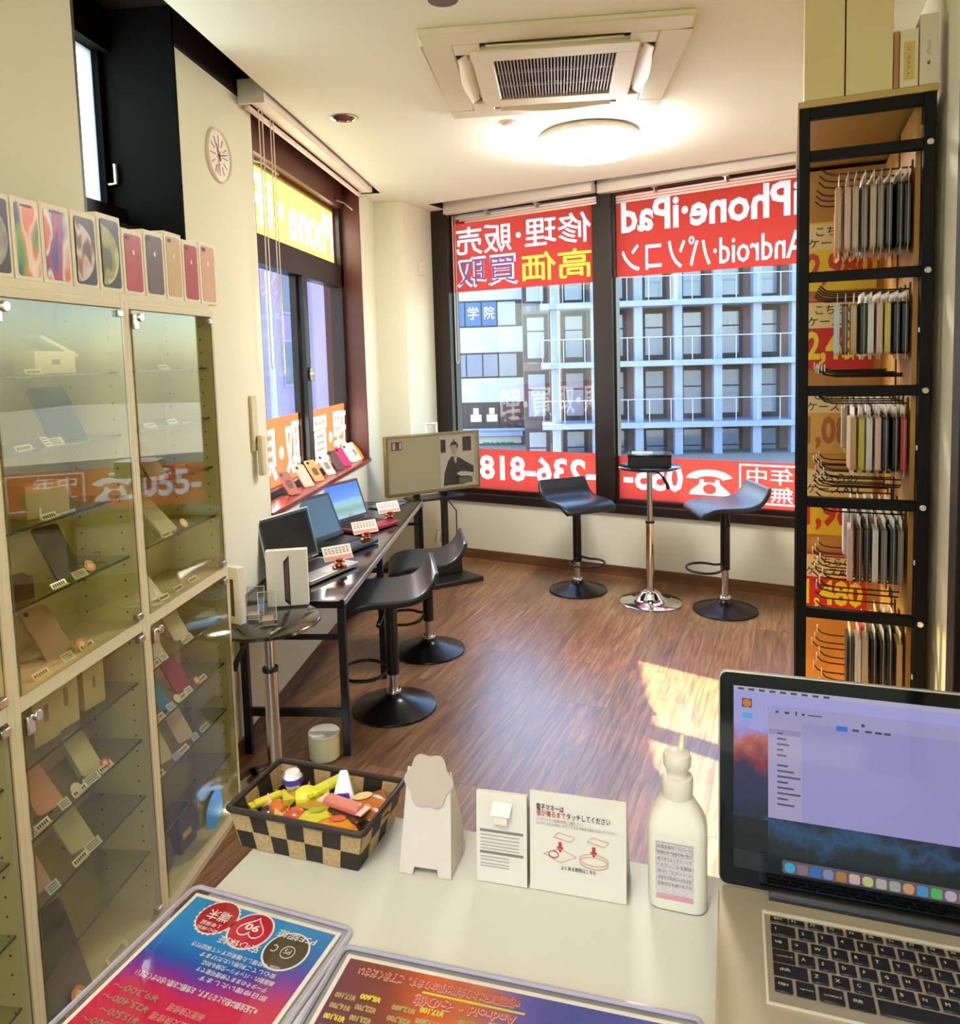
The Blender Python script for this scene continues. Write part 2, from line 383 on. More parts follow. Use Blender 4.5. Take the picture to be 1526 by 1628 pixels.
d2 = rooty('rear_fill_opening')   # unseen glazed opening added behind the camera to let in sky light
for x in (-1.2, -.45, .30): struct(bx('stile', x, x + .05, -1.48, -1.42, 0, 2.45, DARKBROWN, d2))
struct(bx('pane', -1.15, .30, -1.455, -1.45, .05, 2.42, GLASS, d2))
# baseboards
BASEM = woodmat('baseboard wood', '5A3A24', '7A5030', (1, 4, 20), 0.5)
struct(bx('baseboard_left', XL, XL + .012, -1.4, 5.62, 0, 0.058, BASEM))
bb = MB().box(-0.5, 2.75, -0.012, 0, 0, 0.075).build('baseboard_back', BASEM); bb.location = BW0; bb.rotation_euler = (0, 0, BA); struct(bb)
bb = MB().box(-2.25, 2.75, 0, 0.012, 0, 0.06).build('baseboard_right', BASEM); bb.location = RW0; bb.rotation_euler = (0, 0, PI / 2 - RA); struct(bb)
# dark door frame on the right wall, nearer than the display rack
dr = rooty('door_1', RW0, PI / 2 - RA)
tD = -0.37
struct(bx('jamb', tD - .1, tD, -0.0, 0.035, 0, 2.3, DARKBROWN, dr, 0.004))
struct(bx('head', tD - 1.0, tD, -0.0, 0.035, 2.2, 2.3, DARKBROWN, dr, 0.004))
struct(bx('leaf', tD - 1.0, tD - .1, 0.0, 0.02, 0, 2.2, DARKBROWN, dr))

# ------------------------------------------------------------------ window_1: the big oblique window
w1 = rooty('window_1', BW0, BA)
def sp(name, *a, m=FRAME, bev=0.003, parent=w1): return struct(bx(name, *a, m, parent, bev))
sp('frame_stile', -0.58, -0.43, 0.0, 0.16, 0.465, 2.93)
sp('inner_stile', -0.47, -0.42, 0.06, 0.13, 0.5, 2.8, m=BLACK)
sp('mullion', 0.785, 0.93, 0.01, 0.15, 0.5, 2.8)
sp('mullion_bead', 0.90, 0.945, 0.05, 0.13, 0.5, 2.8, m=BLACK)
sp('frame_stile', 2.34, 2.45, 0.0, 0.16, 0.465, 2.93)
sp('head_rail', -0.58, 2.45, 0.02, 0.16, 2.75, 2.93)
sp('sill', -0.58, 2.45, -0.02, 0.16, 0.465, 0.53, m=DARKBROWN)
sp('bottom_rail', -0.45, 2.36, 0.05, 0.13, 0.53, 0.56, m=FRAME)
sp('pane', -0.43, 0.79, 0.085, 0.09, 0.55, 2.76, m=GLASS, bev=0)
sp('pane', 0.93, 2.36, 0.085, 0.09, 0.55, 2.76, m=GLASS, bev=0)

FRED = filmmat('red banner film', 'D8483A', 'C2382E', 0.03, 'E05040')
FWHITE = filmmat('white banner lettering', 'F6F0F6', 'E9E2E6', 0.0)
FYELLOW = filmmat('yellow banner lettering', 'F4EC50', 'E8DC40', 0.0)
FPLUM = filmmat('plum banner lettering', '8A5A78', '705068', 0.03)
FM = [FRED, FWHITE, FYELLOW, FPLUM]
def wfilm(name, label, s0, s1, z0, z1, classes, rects=(), mats=FM, shapes=()):
    return film(name, label, 'window sticker', bw(s0, 0.08, z0), BD, Vector((0, 0, 1)), s1 - s0, z1 - z0,
                [(b, x0 - s0, y0 - z0, x1 - x0, y1 - y0, bo, True, sl) for b, x0, y0, x1, y1, bo, sl in classes], mats, 'red banners on the big window',
                [(a - s0, b - s0, c - z0, d - z0, e) for a, b, c, d, e in rects], [([(x - s0, y - z0) for x, y in p], e) for p, e in shapes])
wfilm('window_banner', 'red upper window banner with white and yellow mirrored kanji on the left pane', -0.42, 0.785, 2.15, 2.735,
      [('修理', 0.22, 2.45, 0.75, 2.665, .03, 1), ('販売', -0.39, 2.44, 0.10, 2.655, .03, 1), ('高価', 0.19, 2.195, 0.75, 2.405, .03, 2), ('買取', -0.39, 2.185, 0.15, 2.415, .035, 1), ('買取', -0.375, 2.20, 0.135, 2.40, .008, 3)], shapes=[([(.162 + .022 * math.cos(a * PI / 8), 2.55 + .022 * math.sin(a * PI / 8)) for a in range(16)], 1)])
wfilm('window_banner', 'red upper window banner with white mirrored Latin and katakana lettering on the right pane', 0.945, 2.34, 2.17, 2.75,
      [('iPhone·iPad', 0.98, 2.475, 2.165, 2.70, .03, 1), ('Android·パソコン', 0.985, 2.205, 2.19, 2.41, .025, 1)])
wfilm('window_banner', 'red lower window banner with mirrored white phone digits behind the monitor and a stool', -0.42, 0.785, 0.56, 0.885,
      [('-236-818', -0.235, 0.635, 0.765, 0.84, .03, 1)])
def pic(u, v): return (1.43 + .325 * u, .625 + .18 * v)
PHN = [([pic(.5 + .5 * math.cos(math.radians(a)), .58 + .42 * math.sin(math.radians(a))) for a in range(172, 7, -11)] + [pic(.5 + .27 * math.cos(math.radians(a)), .58 + .17 * math.sin(math.radians(a))) for a in range(8, 173, 11)], 1),
       ([pic(*p) for p in ((.06, 0), (.94, 0), (.90, .16), (.72, .42), (.70, .62), (.62, .62), (.62, .5), (.38, .5), (.38, .62), (.30, .62), (.28, .42), (.10, .16))], 1),
       ([pic(.5 + .14 * math.cos(a * PI / 10), .24 + .2 * math.sin(a * PI / 10)) for a in range(20)], 0)]
R2 = [(1.79, 2.31, 0.845, 0.857, 1), (1.79, 2.31, 0.585, 0.597, 1), (1.79, 1.802, 0.585, 0.857, 1), (2.298, 2.31, 0.585, 0.857, 1)]
wfilm('window_banner', 'red lower window banner with a mirrored white telephone sign and boxed kanji', 0.945, 2.34, 0.56, 0.875,
      [('055-', 0.975, 0.63, 1.41, 0.835, .03, 1), ('年中', 1.84, 0.725, 2.13, 0.835, .015, 1), ('無休', 1.84, 0.605, 2.13, 0.71, .015, 1)], R2, FM, PHN)

# ------------------------------------------------------------------ window_2: left window, transom over two sliding sashes
w2 = rooty('window_2')
def s2(name, *a, m=FRAME, bev=0.003, parent=w2): return struct(bx(name, *a, m, parent, bev))
REVEAL = mat('window reveal lining', '5A2A20', 0.4)
s2('side_lining', -1.64, XL - .002, 3.36, 3.375, 0.905, 2.93, m=REVEAL)
s2('side_lining', -1.64, XL - .002, 5.21, 5.225, 0.905, 2.93, m=REVEAL)
SILLM = mat('red brown sill', '7A2018', 0.25)
s2('sill', -1.64, XL + .012, 3.36, 5.225, 0.905, 0.93, m=SILLM)
s2('head_rail', -1.58, -1.47, 3.375, 5.21, 2.68, 2.93, m=REVEAL)
s2('transom_bar', -1.58, -1.49, 3.375, 5.21, 2.14, 2.29)
s2('bottom_rail', -1.58, -1.49, 3.375, 5.21, 0.93, 0.965)
for y0, y1 in ((3.375, 3.43), (5.15, 5.21)): s2('stile', -1.58, -1.49, y0, y1, 0.93, 2.70)
s2('sash_stile', -1.56, -1.52, 4.295, 4.375, 0.96, 2.14)
s2('sash_stile', -1.52, -1.485, 4.325, 4.405, 0.96, 2.14, m=BLACK)
s2('pane', -1.545, -1.54, 3.43, 4.30, 0.96, 2.14, m=GLASS, bev=0)
s2('pane', -1.505, -1.50, 4.40, 5.16, 0.96, 2.14, m=GLASS, bev=0)
s2('pane', -1.535, -1.53, 3.43, 5.16, 2.285, 2.685, m=GLASS, bev=0)
lk = MB().box(-1.485, -1.46, 4.36, 4.40, 1.52, 1.60).box(-1.475, -1.445, 4.34, 4.36, 1.55, 1.575).build('latch', STEEL, w2, 0.004); struct(lk)
for yy, za in ((3.62, 2.64), (5.02, 2.72)):
    st = MB().tube([(-1.5, yy, za), (-1.43, yy + .05, za - .02), (-1.4, yy + .16, za - .05)], 0.006).box(-1.50, -1.47, yy - .03, yy + .03, za - .012, za + .012).build('stay_arm', STEEL, w2); struct(st)
FORANGE = filmmat('orange red film', '743621', 'C86040', 0.06, 'E07050')
FGOLD = filmmat('yellow film', '7C7430', 'E0C850', 0.06, 'F0E070')
FWH2 = filmmat('white film', 'F8F4FA', 'F4EEF4', 0.05)
film('window_banner', 'yellow banner with mirrored white lettering in the transom of the left window', 'window sticker', (-1.528, 3.43, 2.29), Vector((0, 1, 0)), Vector((0, 0, 1)), 1.72, 0.39,
     [('Phone', 0.83, 0.05, 0.85, 0.28, .03, True, 1), ('iPa', 0.02, 0.06, 0.56, 0.27, .03, True, 1)], [FGOLD, FWH2, FORANGE], 'banners on the left window', [(0, 1.72, 0.372, 0.39, 2), (0, 1.72, 0, 0.014, 2), (1.69, 1.72, 0.014, 0.372, 2)],
     [([(.70 + .045 * math.cos(a * PI / 8), .19 + .05 * math.sin(a * PI / 8)) for a in range(16)], 1)])
DOT = lambda x, y, r: [(x + r * math.cos(a * PI / 8), y + r * 1.1 * math.sin(a * PI / 8)) for a in range(16)]
film('window_banner', 'orange banner with mirrored white kanji across the foot of the near left sliding pane', 'window sticker', (-1.538, 3.43, 0.965), Vector((0, 1, 0)), Vector((0, 0, 1)), 0.865, 0.37,
     [('販', 0.10, 0.03, 0.38, 0.29, .035, True, 1), ('取', 0.63, 0.03, 0.225, 0.29, .035, True, 1)], [FORANGE, FWH2], 'banners on the left window', (), [(DOT(.56, .17, .032), 1)])
film('window_banner', 'orange banner with mirrored white kanji across the foot of the far left sliding pane', 'window sticker', (-1.4985, 4.375, 0.965), Vector((0, 1, 0)), Vector((0, 0, 1)), 0.775, 0.37,
     [('買', 0.04, 0.03, 0.29, 0.29, .035, True, 1), ('理', 0.46, 0.03, 0.30, 0.29, .035, True, 1)], [FORANGE, FWH2], 'banners on the left window', (), [(DOT(.395, .17, .032), 1)])

# ------------------------------------------------------------------ window_3: small high window in a dark recess
w3 = rooty('window_3')
RECESS = mat('recess black', '060505', .85, spec=.08)
def s3(name, *a, m=RECESS, bev=0.0): return struct(bx(name, *a, m, w3, bev))
s3('side_lining', -1.72, XL - .001, 2.09, 2.105, 2.08, 2.93, m=DARKBROWN)
s3('side_lining', -1.72, XL - .001, 2.675, 2.69, 2.08, 2.93)
s3('sill', -1.72, XL - .001, 2.09, 2.69, 2.07, 2.095)
s3('frame_rail', -1.70, -1.58, 2.105, 2.675, 2.095, 2.22, m=FRAME)
s3('frame_rail', -1.70, -1.60, 2.105, 2.675, 2.78, 2.93)
s3('frame_stile', -1.70, -1.63, 2.645, 2.675, 2.22, 2.78)
s3('frame_stile', -1.70, -1.60, 2.105, 2.16, 2.22, 2.78)
s3('pane', -1.66, -1.655, 2.16, 2.648, 2.22, 2.78, m=filmmat('frosted glass', 'E4F2F6', 'D8E8EE', .25, 'F0F8FA'))
hd = MB().tube([(-1.635, 2.66, 2.31), (-1.60, 2.66, 2.31), (-1.60, 2.66, 2.38)], 0.008).build('handle', STEEL, w3); struct(hd)

# ------------------------------------------------------------------ outside
GROUND = mat('pale paving', '86827C', 0.9)
struct(bx('ground', -60, 60, 6.6, 90, -3.6, -3.4, GROUND)); struct(bx('ground', -60, -1.9, -30, 6.6, -3.6, -3.4, GROUND))
CONC = mat('pale concrete', '9AA2B8', 0.85, vary=(0.8, '8E98B0')); BROWNW = mat('brown cladding', '7C625E', 0.8); SHAD = mat('dark bay window frame', '3E3230', 0.6)
BGLASS = mat('building window glass', '7E8698', 0.12, spec=0.8); RAILM = mat('railing steel', 'AEB4BE', 0.5, metal=0.3)
PALE = mat('pale tile facade', 'C0C9D2', 0.8, vary=(1.5, 'B0BCC8')); BRICKM = mat('grey brown render', '8A7A74', 0.85)
YB = 36.0; fd = Vector((math.cos(math.radians(1)), math.sin(math.radians(1)), 0)); fn = Vector((-fd.y, fd.x, 0)); fo = hy(1010, 574, YB); fo = Vector((fo.x, fo.y, 0))
def fpt(px, py):
    q = hpl(px, py, fo, fn); return (q - fo).dot(fd), q.z
bld = thing('apartment_building', 'concrete balcony building across the street seen through the right pane', 'building', fo, math.radians(1))
cx = [fpt(p, 560)[0] for p in (883, 947, 1016.5, 1080, 1143.5, 1206.5, 1268, 1331, 1394)]
sz = [fpt(1010, p)[1] for p in (284, 381, 478, 574, 672, 769, 866)]
xl_, xr_ = fpt(860, 560)[0], cx[-1]
bx('wall', xl_ + 1.0, xr_, 1.9, 6, sz[-1] - 1, sz[0] + 1.0, BROWNW, bld)
for z in sz: bx('balcony_slab', xl_, xr_ + .3, -0.1, 1.9, z - .26, z, CONC, bld)
for x in cx: bx('column', x - .19, x + .19, 0.25, 0.75, sz[-1], sz[0] + 1.0, CONC, bld)
for k, z in enumerate(sz[1:]):
    top = sz[k] - .26
    rl = MB()
    rl.box(xl_ + .05, xr_, 0.0, 0.04, z + 1.08, z + 1.12)
    for x in [xl_ + .07 + i * 1.0 for i in range(int((xr_ - xl_) / 1.0))]: rl.box(x - .018, x + .018, 0.0, 0.04, z, z + 1.1)
    rl.build('railing', RAILM, bld, smooth='flat')
    for x in [(cx[0] * 2 - cx[1] + cx[0]) / 2] + [(a + b) / 2 for a, b in zip(cx, cx[1:])]:
        w = MB().box(x - .62, x + .62, 1.78, 1.9, z + .05, top - .12)
        w.build('window', SHAD, bld, smooth='flat')
        p_ = bld.children[-1]
        MB().box(x - .42, x + .42, 1.72, 1.78, z + .25, z + 1.55).box(x - .42, x + .42, 1.72, 1.78, z + 1.62, top - .3).build('pane', BGLASS, p_, smooth='flat')
# pale office block to its left
YL = 42.0; lo = hy(775, 560, YL); lo = Vector((lo.x, lo.y, 0)); ln = Vector((0, 1, 0))
def lpt(px, py): q = hpl(px, py, lo, ln); return q.x - lo.x, q.z
off = thing('office_block', 'pale office block with strip windows outside the left pane', 'building', lo)
xa, xb = lpt(640, 560)[0], lpt(831, 560)[0]
bx('wall', xa, xb, 0, 8, -3.4, 14, PALE, off)
SIGNB = mat('blue poster', '46689C', 0.5); GREEN = mat('green sign lettering', '2FA86A', 0.5, emit=0.15)
for r, (ya, yb_) in enumerate(((400, 436), (480, 517), (563, 598), (642, 678))):
    z1, z0 = lpt(790, ya)[1], lpt(790, yb_)[1]
    ed = [lpt(p, 560)[0] for p in (690, 716, 741, 767, 792, 822)]
    for i in range(5):
        ww = MB().box(ed[i] + .04, ed[i + 1] - .04, -0.05, 0.05, z0, z1)
        m_ = [BGLASS, SHAD][r == 3]
        o_ = ww.build('window', SIGNB if (r == 1 and i in (1, 2, 3)) else m_, off, smooth='flat')
        if r == 1 and i in (2, 3): lettering(o_, '学院'[i - 2], (ed[i] + .16, -0.06, z0 + .35), (1, 0, 0), (0, 0, 1), ed[i + 1] - ed[i] - .32, (z1 - z0) * .55, WHITE, .02)
        if r == 3 and i in (2, 3):
            zc_ = (z0 + z1) / 2; xc_ = (ed[i] + ed[i + 1]) / 2
            MB().box(xc_ - .3, xc_ + .3, -0.08, -0.05, zc_ - .35, zc_ + .05).box(xc_ - .15, xc_ + .15, -0.08, -0.05, zc_ + .08, zc_ + .42).build('window_poster', WHITE, o_, smooth='flat')
    bx('window_band', xa, xb, -0.02, 0.02, z0 - .1, z1 + .1, SHAD, off)
for i, (p0, p1) in enumerate(((768, 779), (781, 786), (789, 795), (797, 804), (806, 817))):
    x0, x1 = lpt(p0, 708)[0], lpt(p1, 708)[0]; bx('sign_letter', x0, x1, -0.25, -0.2, lpt(790, 713)[1], lpt(790, 702)[1], GREEN, off)
bx('sign_board', lpt(720, 700)[0], lpt(829, 700)[0], -0.2, 0.0, lpt(790, 722)[1], lpt(790, 694)[1], WHITE, off)
bx('canopy', lpt(720, 700)[0], lpt(833, 700)[0], -1.2, 0.0, lpt(790, 690)[1], lpt(790, 684)[1], CONC, off)
nb = thing('narrow_building', 'narrow grey brown building wedged between the office block and the balconies', 'building', (lpt(848, 560)[0] + lo.x, YL - .5, 0))
bx('wall', lpt(831, 560)[0] - lpt(848, 560)[0] + .02, .95, 0, 6, -3.4, 13, BRICKM, nb)
for z in (1.0, 3.9, 6.8): bx('window', -0.3, 0.25, -0.04, 0.04, z, z + 1.4, BGLASS, nb)
# lilac tiled house beside the left window
LIL = mat('lilac tile facade', '9C88CE', 0.8, vary=(0.6, 'AA94D2'))
lh = thing('tiled_house', 'lilac tiled building close outside the left window', 'building', (-7.5, 12.0, 0))
bx('wall', -3, 0, -9, 16, -3.4, 4.7, LIL, lh)
for z in (-1.2, .9, 2.9):
    for y in (-6.5, -3.5, -0.5, 2.5, 5.5, 8.5):
        o_ = bx('window', -0.05, 0.05, y - .6, y + .6, z, z + 1.3, RAILM, lh); bx('pane', 0.05, 0.07, y - .53, y + .53, z + .07, z + 1.23, BGLASS, o_)
bx('downpipe', 0.0, 0.12, 6.9, 7.02, -3.4, 4.7, WHITE, lh)
# ------------------------------------------------------------------ ceiling fittings
def ceiling_lamp(loc, label, strength, col):
    t = thing('ceiling_lamp', label, 'ceiling lamp', loc)
    MB().lathe([(0.25, 0), (0.27, -0.02), (0.287, -0.045), (0.24, -.047)], 48).build('base', mat('lamp base shade', 'A89C8C', .5), t)  # white base greyed: the shade above the diffuser is put into its colour
    key = 'lamp diffuser %.1f' % strength
    m = mat(key, 'FFFFFF', 0.4, emit=strength, ecol=col)
    MB().lathe([(0.25, -0.046), (0.288, -0.048), (0.297, -0.062), (0.294, -0.080), (0.27, -0.098), (0.20, -0.112), (0.1, -0.118), (0.0001, -0.120)], 48).build('diffuser', m, t)
    return t
lp = hz(936, 240, 2.71)
ceiling_lamp((lp.x, lp.y, 2.8), 'round glowing white ceiling lamp between the air conditioner and the big window', LAMP_FRONT, 'FFFCFA')
ceiling_lamp((-0.45, -0.25, 2.8), 'added unseen ceiling lamp behind the sales counter, filling the room with light', FILL_LAMP_REAR, 'FFF7E6')  # unseen lamp added behind the camera as fill light for the room

ac_c = sum((hz(*p, 2.79) for p in ((658, 46), (1112, 20), (1049.6, 164), (718.6, 187))), Vector()) / 4
ac = thing('air_conditioner', 'square ceiling cassette air conditioner with a dark slatted grille and four open flaps', 'air conditioner', (ac_c.x, ac_c.y, 2.8))
ACW = mat('air conditioner plastic', 'E6DCBC', 0.5)
h = 0.485
fr = MB()
for sx, sy, w_, d_ in ((0, -1, 2 * h, .10), (0, 1, 2 * h, .10)): fr.box(-h, h, sy * h - (.11 if sy > 0 else 0), sy * h + (0 if sy > 0 else .11), -0.022, 0)
for s_ in (-1, 1): fr.box(s_ * h - (.11 if s_ > 0 else 0), s_ * h + (0 if s_ > 0 else .11), -h + .11, h - .11, -0.022, 0)
for sx in (-1, 1):
    for sy in (-1, 1): fr.box(min(sx * .275, sx * .375), max(sx * .275, sx * .375), min(sy * .275, sy * .375), max(sy * .275, sy * .375), -0.024, 0)
fr.build('panel_frame', ACW, ac, 0.006)
MB().box(-.375, .375, -.375, .375, -0.004, 0.0).build('duct', mat('duct dark', '4A3A22', 0.8), ac)
cp = MB()
for x0, x1, y0, y1 in ((-.315, .315, -.315, -.225), (-.315, .315, .225, .315), (-.315, -.235, -.225, .225), (.235, .315, -.225, .225)): cp.box(x0, x1, y0, y1, -0.032, -0.006)
cp.build('intake_panel', ACW, ac, 0.004)
MB().box(-.235, .235, -.225, .225, -0.012, -0.008).build('filter', mat('filter dark', '20140F', 0.8), ac)
g = MB()
for i in range(37): x = -.235 + .47 * i / 36; g.box(x - .0026, x + .0026, -.225, .225, -0.028, -0.014)
for i in (1, 2): g.box(-.235, .235, -.225 + .15 * i - .002, -.225 + .15 * i + .002, -0.0275, -0.016)
g.build('grille', mat('grille grey', 'A2918A', 0.5), ac, smooth='flat')
for a, L_ in ((0, .25), (PI / 2, .25), (PI, .25), (-PI / 2, .25)):
    M = Matrix.Rotation(a, 4, 'Z') @ Matrix.Translation((0, -.345, -.012)) @ Matrix.Rotation(math.radians(32), 4, 'X')
    f_ = MB(); pts = []
    for i in range(13):
        x = -L_ + 2 * L_ * i / 12; pts.append((x, -.032 - .016 * max(0, 1 - (x / (L_ * .75)) ** 2), 0))
    f_.extr(pts + [(L_, .03, 0), (-L_, .03, 0)], (0, 0, -.006)).xf(M); f_.build('louver_flap', ACW, ac, 0.002)
    m_ = MB(); m_.box(-.26, -.20, -.362, -.33, -.012, -.004).box(.2, .26, -.362, -.33, -.012, -.004).xf(Matrix.Rotation(a, 4, 'Z')); m_.build('flap_bracket', BLACK, ac)
p = hz(547, 187, 2.8)
t = thing('recessed_downlight', 'unlit recessed downlight with a chrome rim left of the air conditioner', 'downlight', (p.x, p.y, 2.8))
MB().lathe([(0.062, 0), (0.064, -0.004), (0.055, -0.005), (0.052, -0.002)], 32).build('rim', CHROME, t)
MB().lathe([(0.053, -0.0015), (0.0001, -0.0015)], 32).build('reflector', mat('downlight dark', '3A2A1A', 0.2, metal=0.6), t)
p = hz(813, 195, 2.8)
t = thing('smoke_sensor', 'small round white sensor on the ceiling below the air conditioner', 'sensor', (p.x, p.y, 2.8))
MB().lathe([(0.05, 0), (0.05, -0.006), (0.035, -0.012), (0.0001, -0.013)], 32).build('cover', mat('sensor white', 'F2E2CC', 0.4), t)
MB().box(-.022, -.012, -.003, .003, -.016, -.012).box(-.005, .005, -.003, .003, -.016, -.012).box(.012, .022, -.003, .003, -.016, -.012).build('vent_slots', mat('sensor lamp', 'FFFFFF', 0.3, emit=1.5), t)
p = hz(704, -3, 2.8)
t = thing('recessed_downlight', 'dark recessed fitting cut off at the top of the picture', 'downlight', (p.x, p.y, 2.8)); MB().lathe([(0.05, 0), (0.05, -0.006), (0.0001, -0.006)], 24).build('cover', BROWNW, t)

# roller blinds in the ceiling slots
BLINDM = mat('pinkish blind fabric', 'E8CFC4', 0.7); RAILW = mat('blind rail', 'E4D2C0', 0.45)
tb = thing('roller_blind', 'rolled up pale blind with bead cords in the ceiling slot above the left window', 'blind', (-1.285, 4.2, 2.8))
bx('head_box', -.035, .045, -.97, .93, -.03, .05, RAILW, tb, .006)
MB().cyl((-.045, -.95, .04), (-.045, .9, .04), .03).build('roller', BLINDM, tb)
bx('bottom_bar', -.055, -.035, -.95, .9, -.055, -.035, BLINDM, tb, .004)
bx('end_cap', -.07, .05, -.985, -.97, -.045, .06, WHITE, tb, .003)
def cordpath(x, y, z0, z1, w): return [(x, y - w, z0)] + [(x, y - w, z0 + (z1 - z0) * i / 4) for i in range(1, 5)] + [(x, y - w * .5, z1 - .02), (x, y + w * .5, z1 - .02)] + [(x, y + w, z1 + (z0 - z1) * i / 4) for i in range(5)]
CORD = mat('bead cord', 'E6D8CE', 0.5)
MB().tube(cordpath(-.02, -.86, .0, -1.17, .02), .003, 6).build('cord', CORD, tb)
MB().tube(cordpath(-.03, -.70, .0, -1.2, .018), .003, 6).build('cord', CORD, tb)
def back_blind(a, b, label, zoff=2.8):
    A, B = hz(*a, zoff), hz(*b, zoff); d = B - A; L = d.length
    t = thing('roller_blind', label, 'blind', A, math.atan2(d.y, d.x), None)
    bx('head_box', 0, L, .03, .10, -.045, .05, RAILW, t, .006)
    MB().cyl((.03, .17, .0), (L - .03, .17, .0), .032).build('roller', BLINDM, t)
    sl = MB()
    for k in range(3): sl.box(.02, L - .02, .15 + .004 * k, .16 + .004 * k, -.075 - .018 * k, -.06 - .018 * k)
    sl.build('bottom_bar', BLINDM, t, .002)
    for x in (.28 * L, .62 * L): MB().box(x - .02, x + .02, .1, .15, -.05, -.03).box(x - .006, x + .006, .1, .15, -.08, -.05).build('bracket', STEEL, t)
    return t
b1 = back_blind((700, 331), (936, 292), 'rolled up pinkish blind above the left pane of the big window')
b2 = back_blind((945, 296), (1290, 239), 'rolled up pinkish blind above the right pane of the big window')
MB().tube(cordpath(.03, .13, -.03, -1.2, .018), .003, 6).build('cord', CORD, b1)
MB().tube(cordpath(1.72, .12, -.03, -1.35, .018), .003, 6).build('cord', CORD, b2)

# ------------------------------------------------------------------ on the walls
p = hx(346, 248, XL)
t = thing('wall_clock', 'small round pale wall clock on the white panel between the left windows', 'clock', (XL, p.y, p.z))
MC = Matrix.Rotation(PI / 2, 4, 'Y')
MB().lathe([(0.0001, .004), (0.098, .004), (0.101, .010), (0.106, .014), (0.108, .009), (0.108, 0)], 48).xf(MC).build('case', mat('clock rim', 'F2E6D2', 0.4), t)
MB().disc((.0055, 0, 0), (0, 1, 0), (0, 0, 1), .098, 40).build('dial', mat('clock dial', 'EFE4D4', 0.5), t)
hb = MB()
for a in range(12):
    c_, s_ = math.cos(a * PI / 6), math.sin(a * PI / 6); r0 = .045 if a % 3 else .03
    e1 = Vector((0, s_, c_)); e2 = Vector((0, c_, -s_))
    hb.extr([Vector((.0062, 0, 0)) + e1 * r0 - e2 * .0018, Vector((.0062, 0, 0)) + e1 * r0 + e2 * .0018, Vector((.0062, 0, 0)) + e1 * .08 + e2 * .0018, Vector((.0062, 0, 0)) + e1 * .08 - e2 * .0018], (.001, 0, 0))
hb.build('hour_marks', mat('clock marks', '8E6A58', 0.5), t)
for nm, ang, ln_, w_ in (('hour_hand', 330, .05, .004), ('minute_hand', 75, .075, .003), ('second_hand', 200, .08, .0015)):
    e1 = Vector((0, math.sin(math.radians(ang)), math.cos(math.radians(ang)))); e2 = Vector((0, e1.z, -e1.y)); o_ = Vector((.0085, 0, 0))
    MB().extr([o_ - e1 * .02 - e2 * w_, o_ - e1 * .02 + e2 * w_, o_ + e1 * ln_ + e2 * w_ * .6, o_ + e1 * ln_ - e2 * w_ * .6], (.0012, 0, 0)).build(nm, mat('clock hand', '6A3A30', 0.4), t)
p = hx(405, 690, XL)
t = thing('window_opener', 'beige wall operator with a lever handle beside the left window', 'window opener', (XL, p.y - .02, 0))
z = hx(405, 628, XL).z; z2 = hx(410, 715, XL).z; z3 = hx(418, 755, XL).z
BEIGE = mat('beige plastic', 'D2C39C', 0.45)
bx('mounting_plate', 0, .014, -.03, .03, z2, z, BEIGE, t, .004)
bx('lever', .016, .04, -.005, .045, z3 + .01, z2 + .07, BEIGE, t, .008)
MB().cyl((.012, .005, z2 + .05), (.03, .02, z2 + .05), .014).build('pivot', STEEL, t)
lf = (PC - PB).normalized(); lnrm = Vector((lf.y, -lf.x, 0))
p = hpl(668, 424, PB, lnrm)
t = thing('light_switch', 'cream light switch plate on the pillar beside the big window', 'switch', p, math.atan2(lf.y, lf.x))
bx('plate', -.04, .04, -.008, .001, -.07, .07, mat('switch plate', 'EADCC2', 0.4), t, .003)
bx('rocker', -.02, .02, -.013, -.008, -.035, .035, WHITE, t, .002)
bx('indicator', .008, .013, -.0145, -.013, -.004, .012, mat('switch lamp', 'D8772A', 0.4), t)

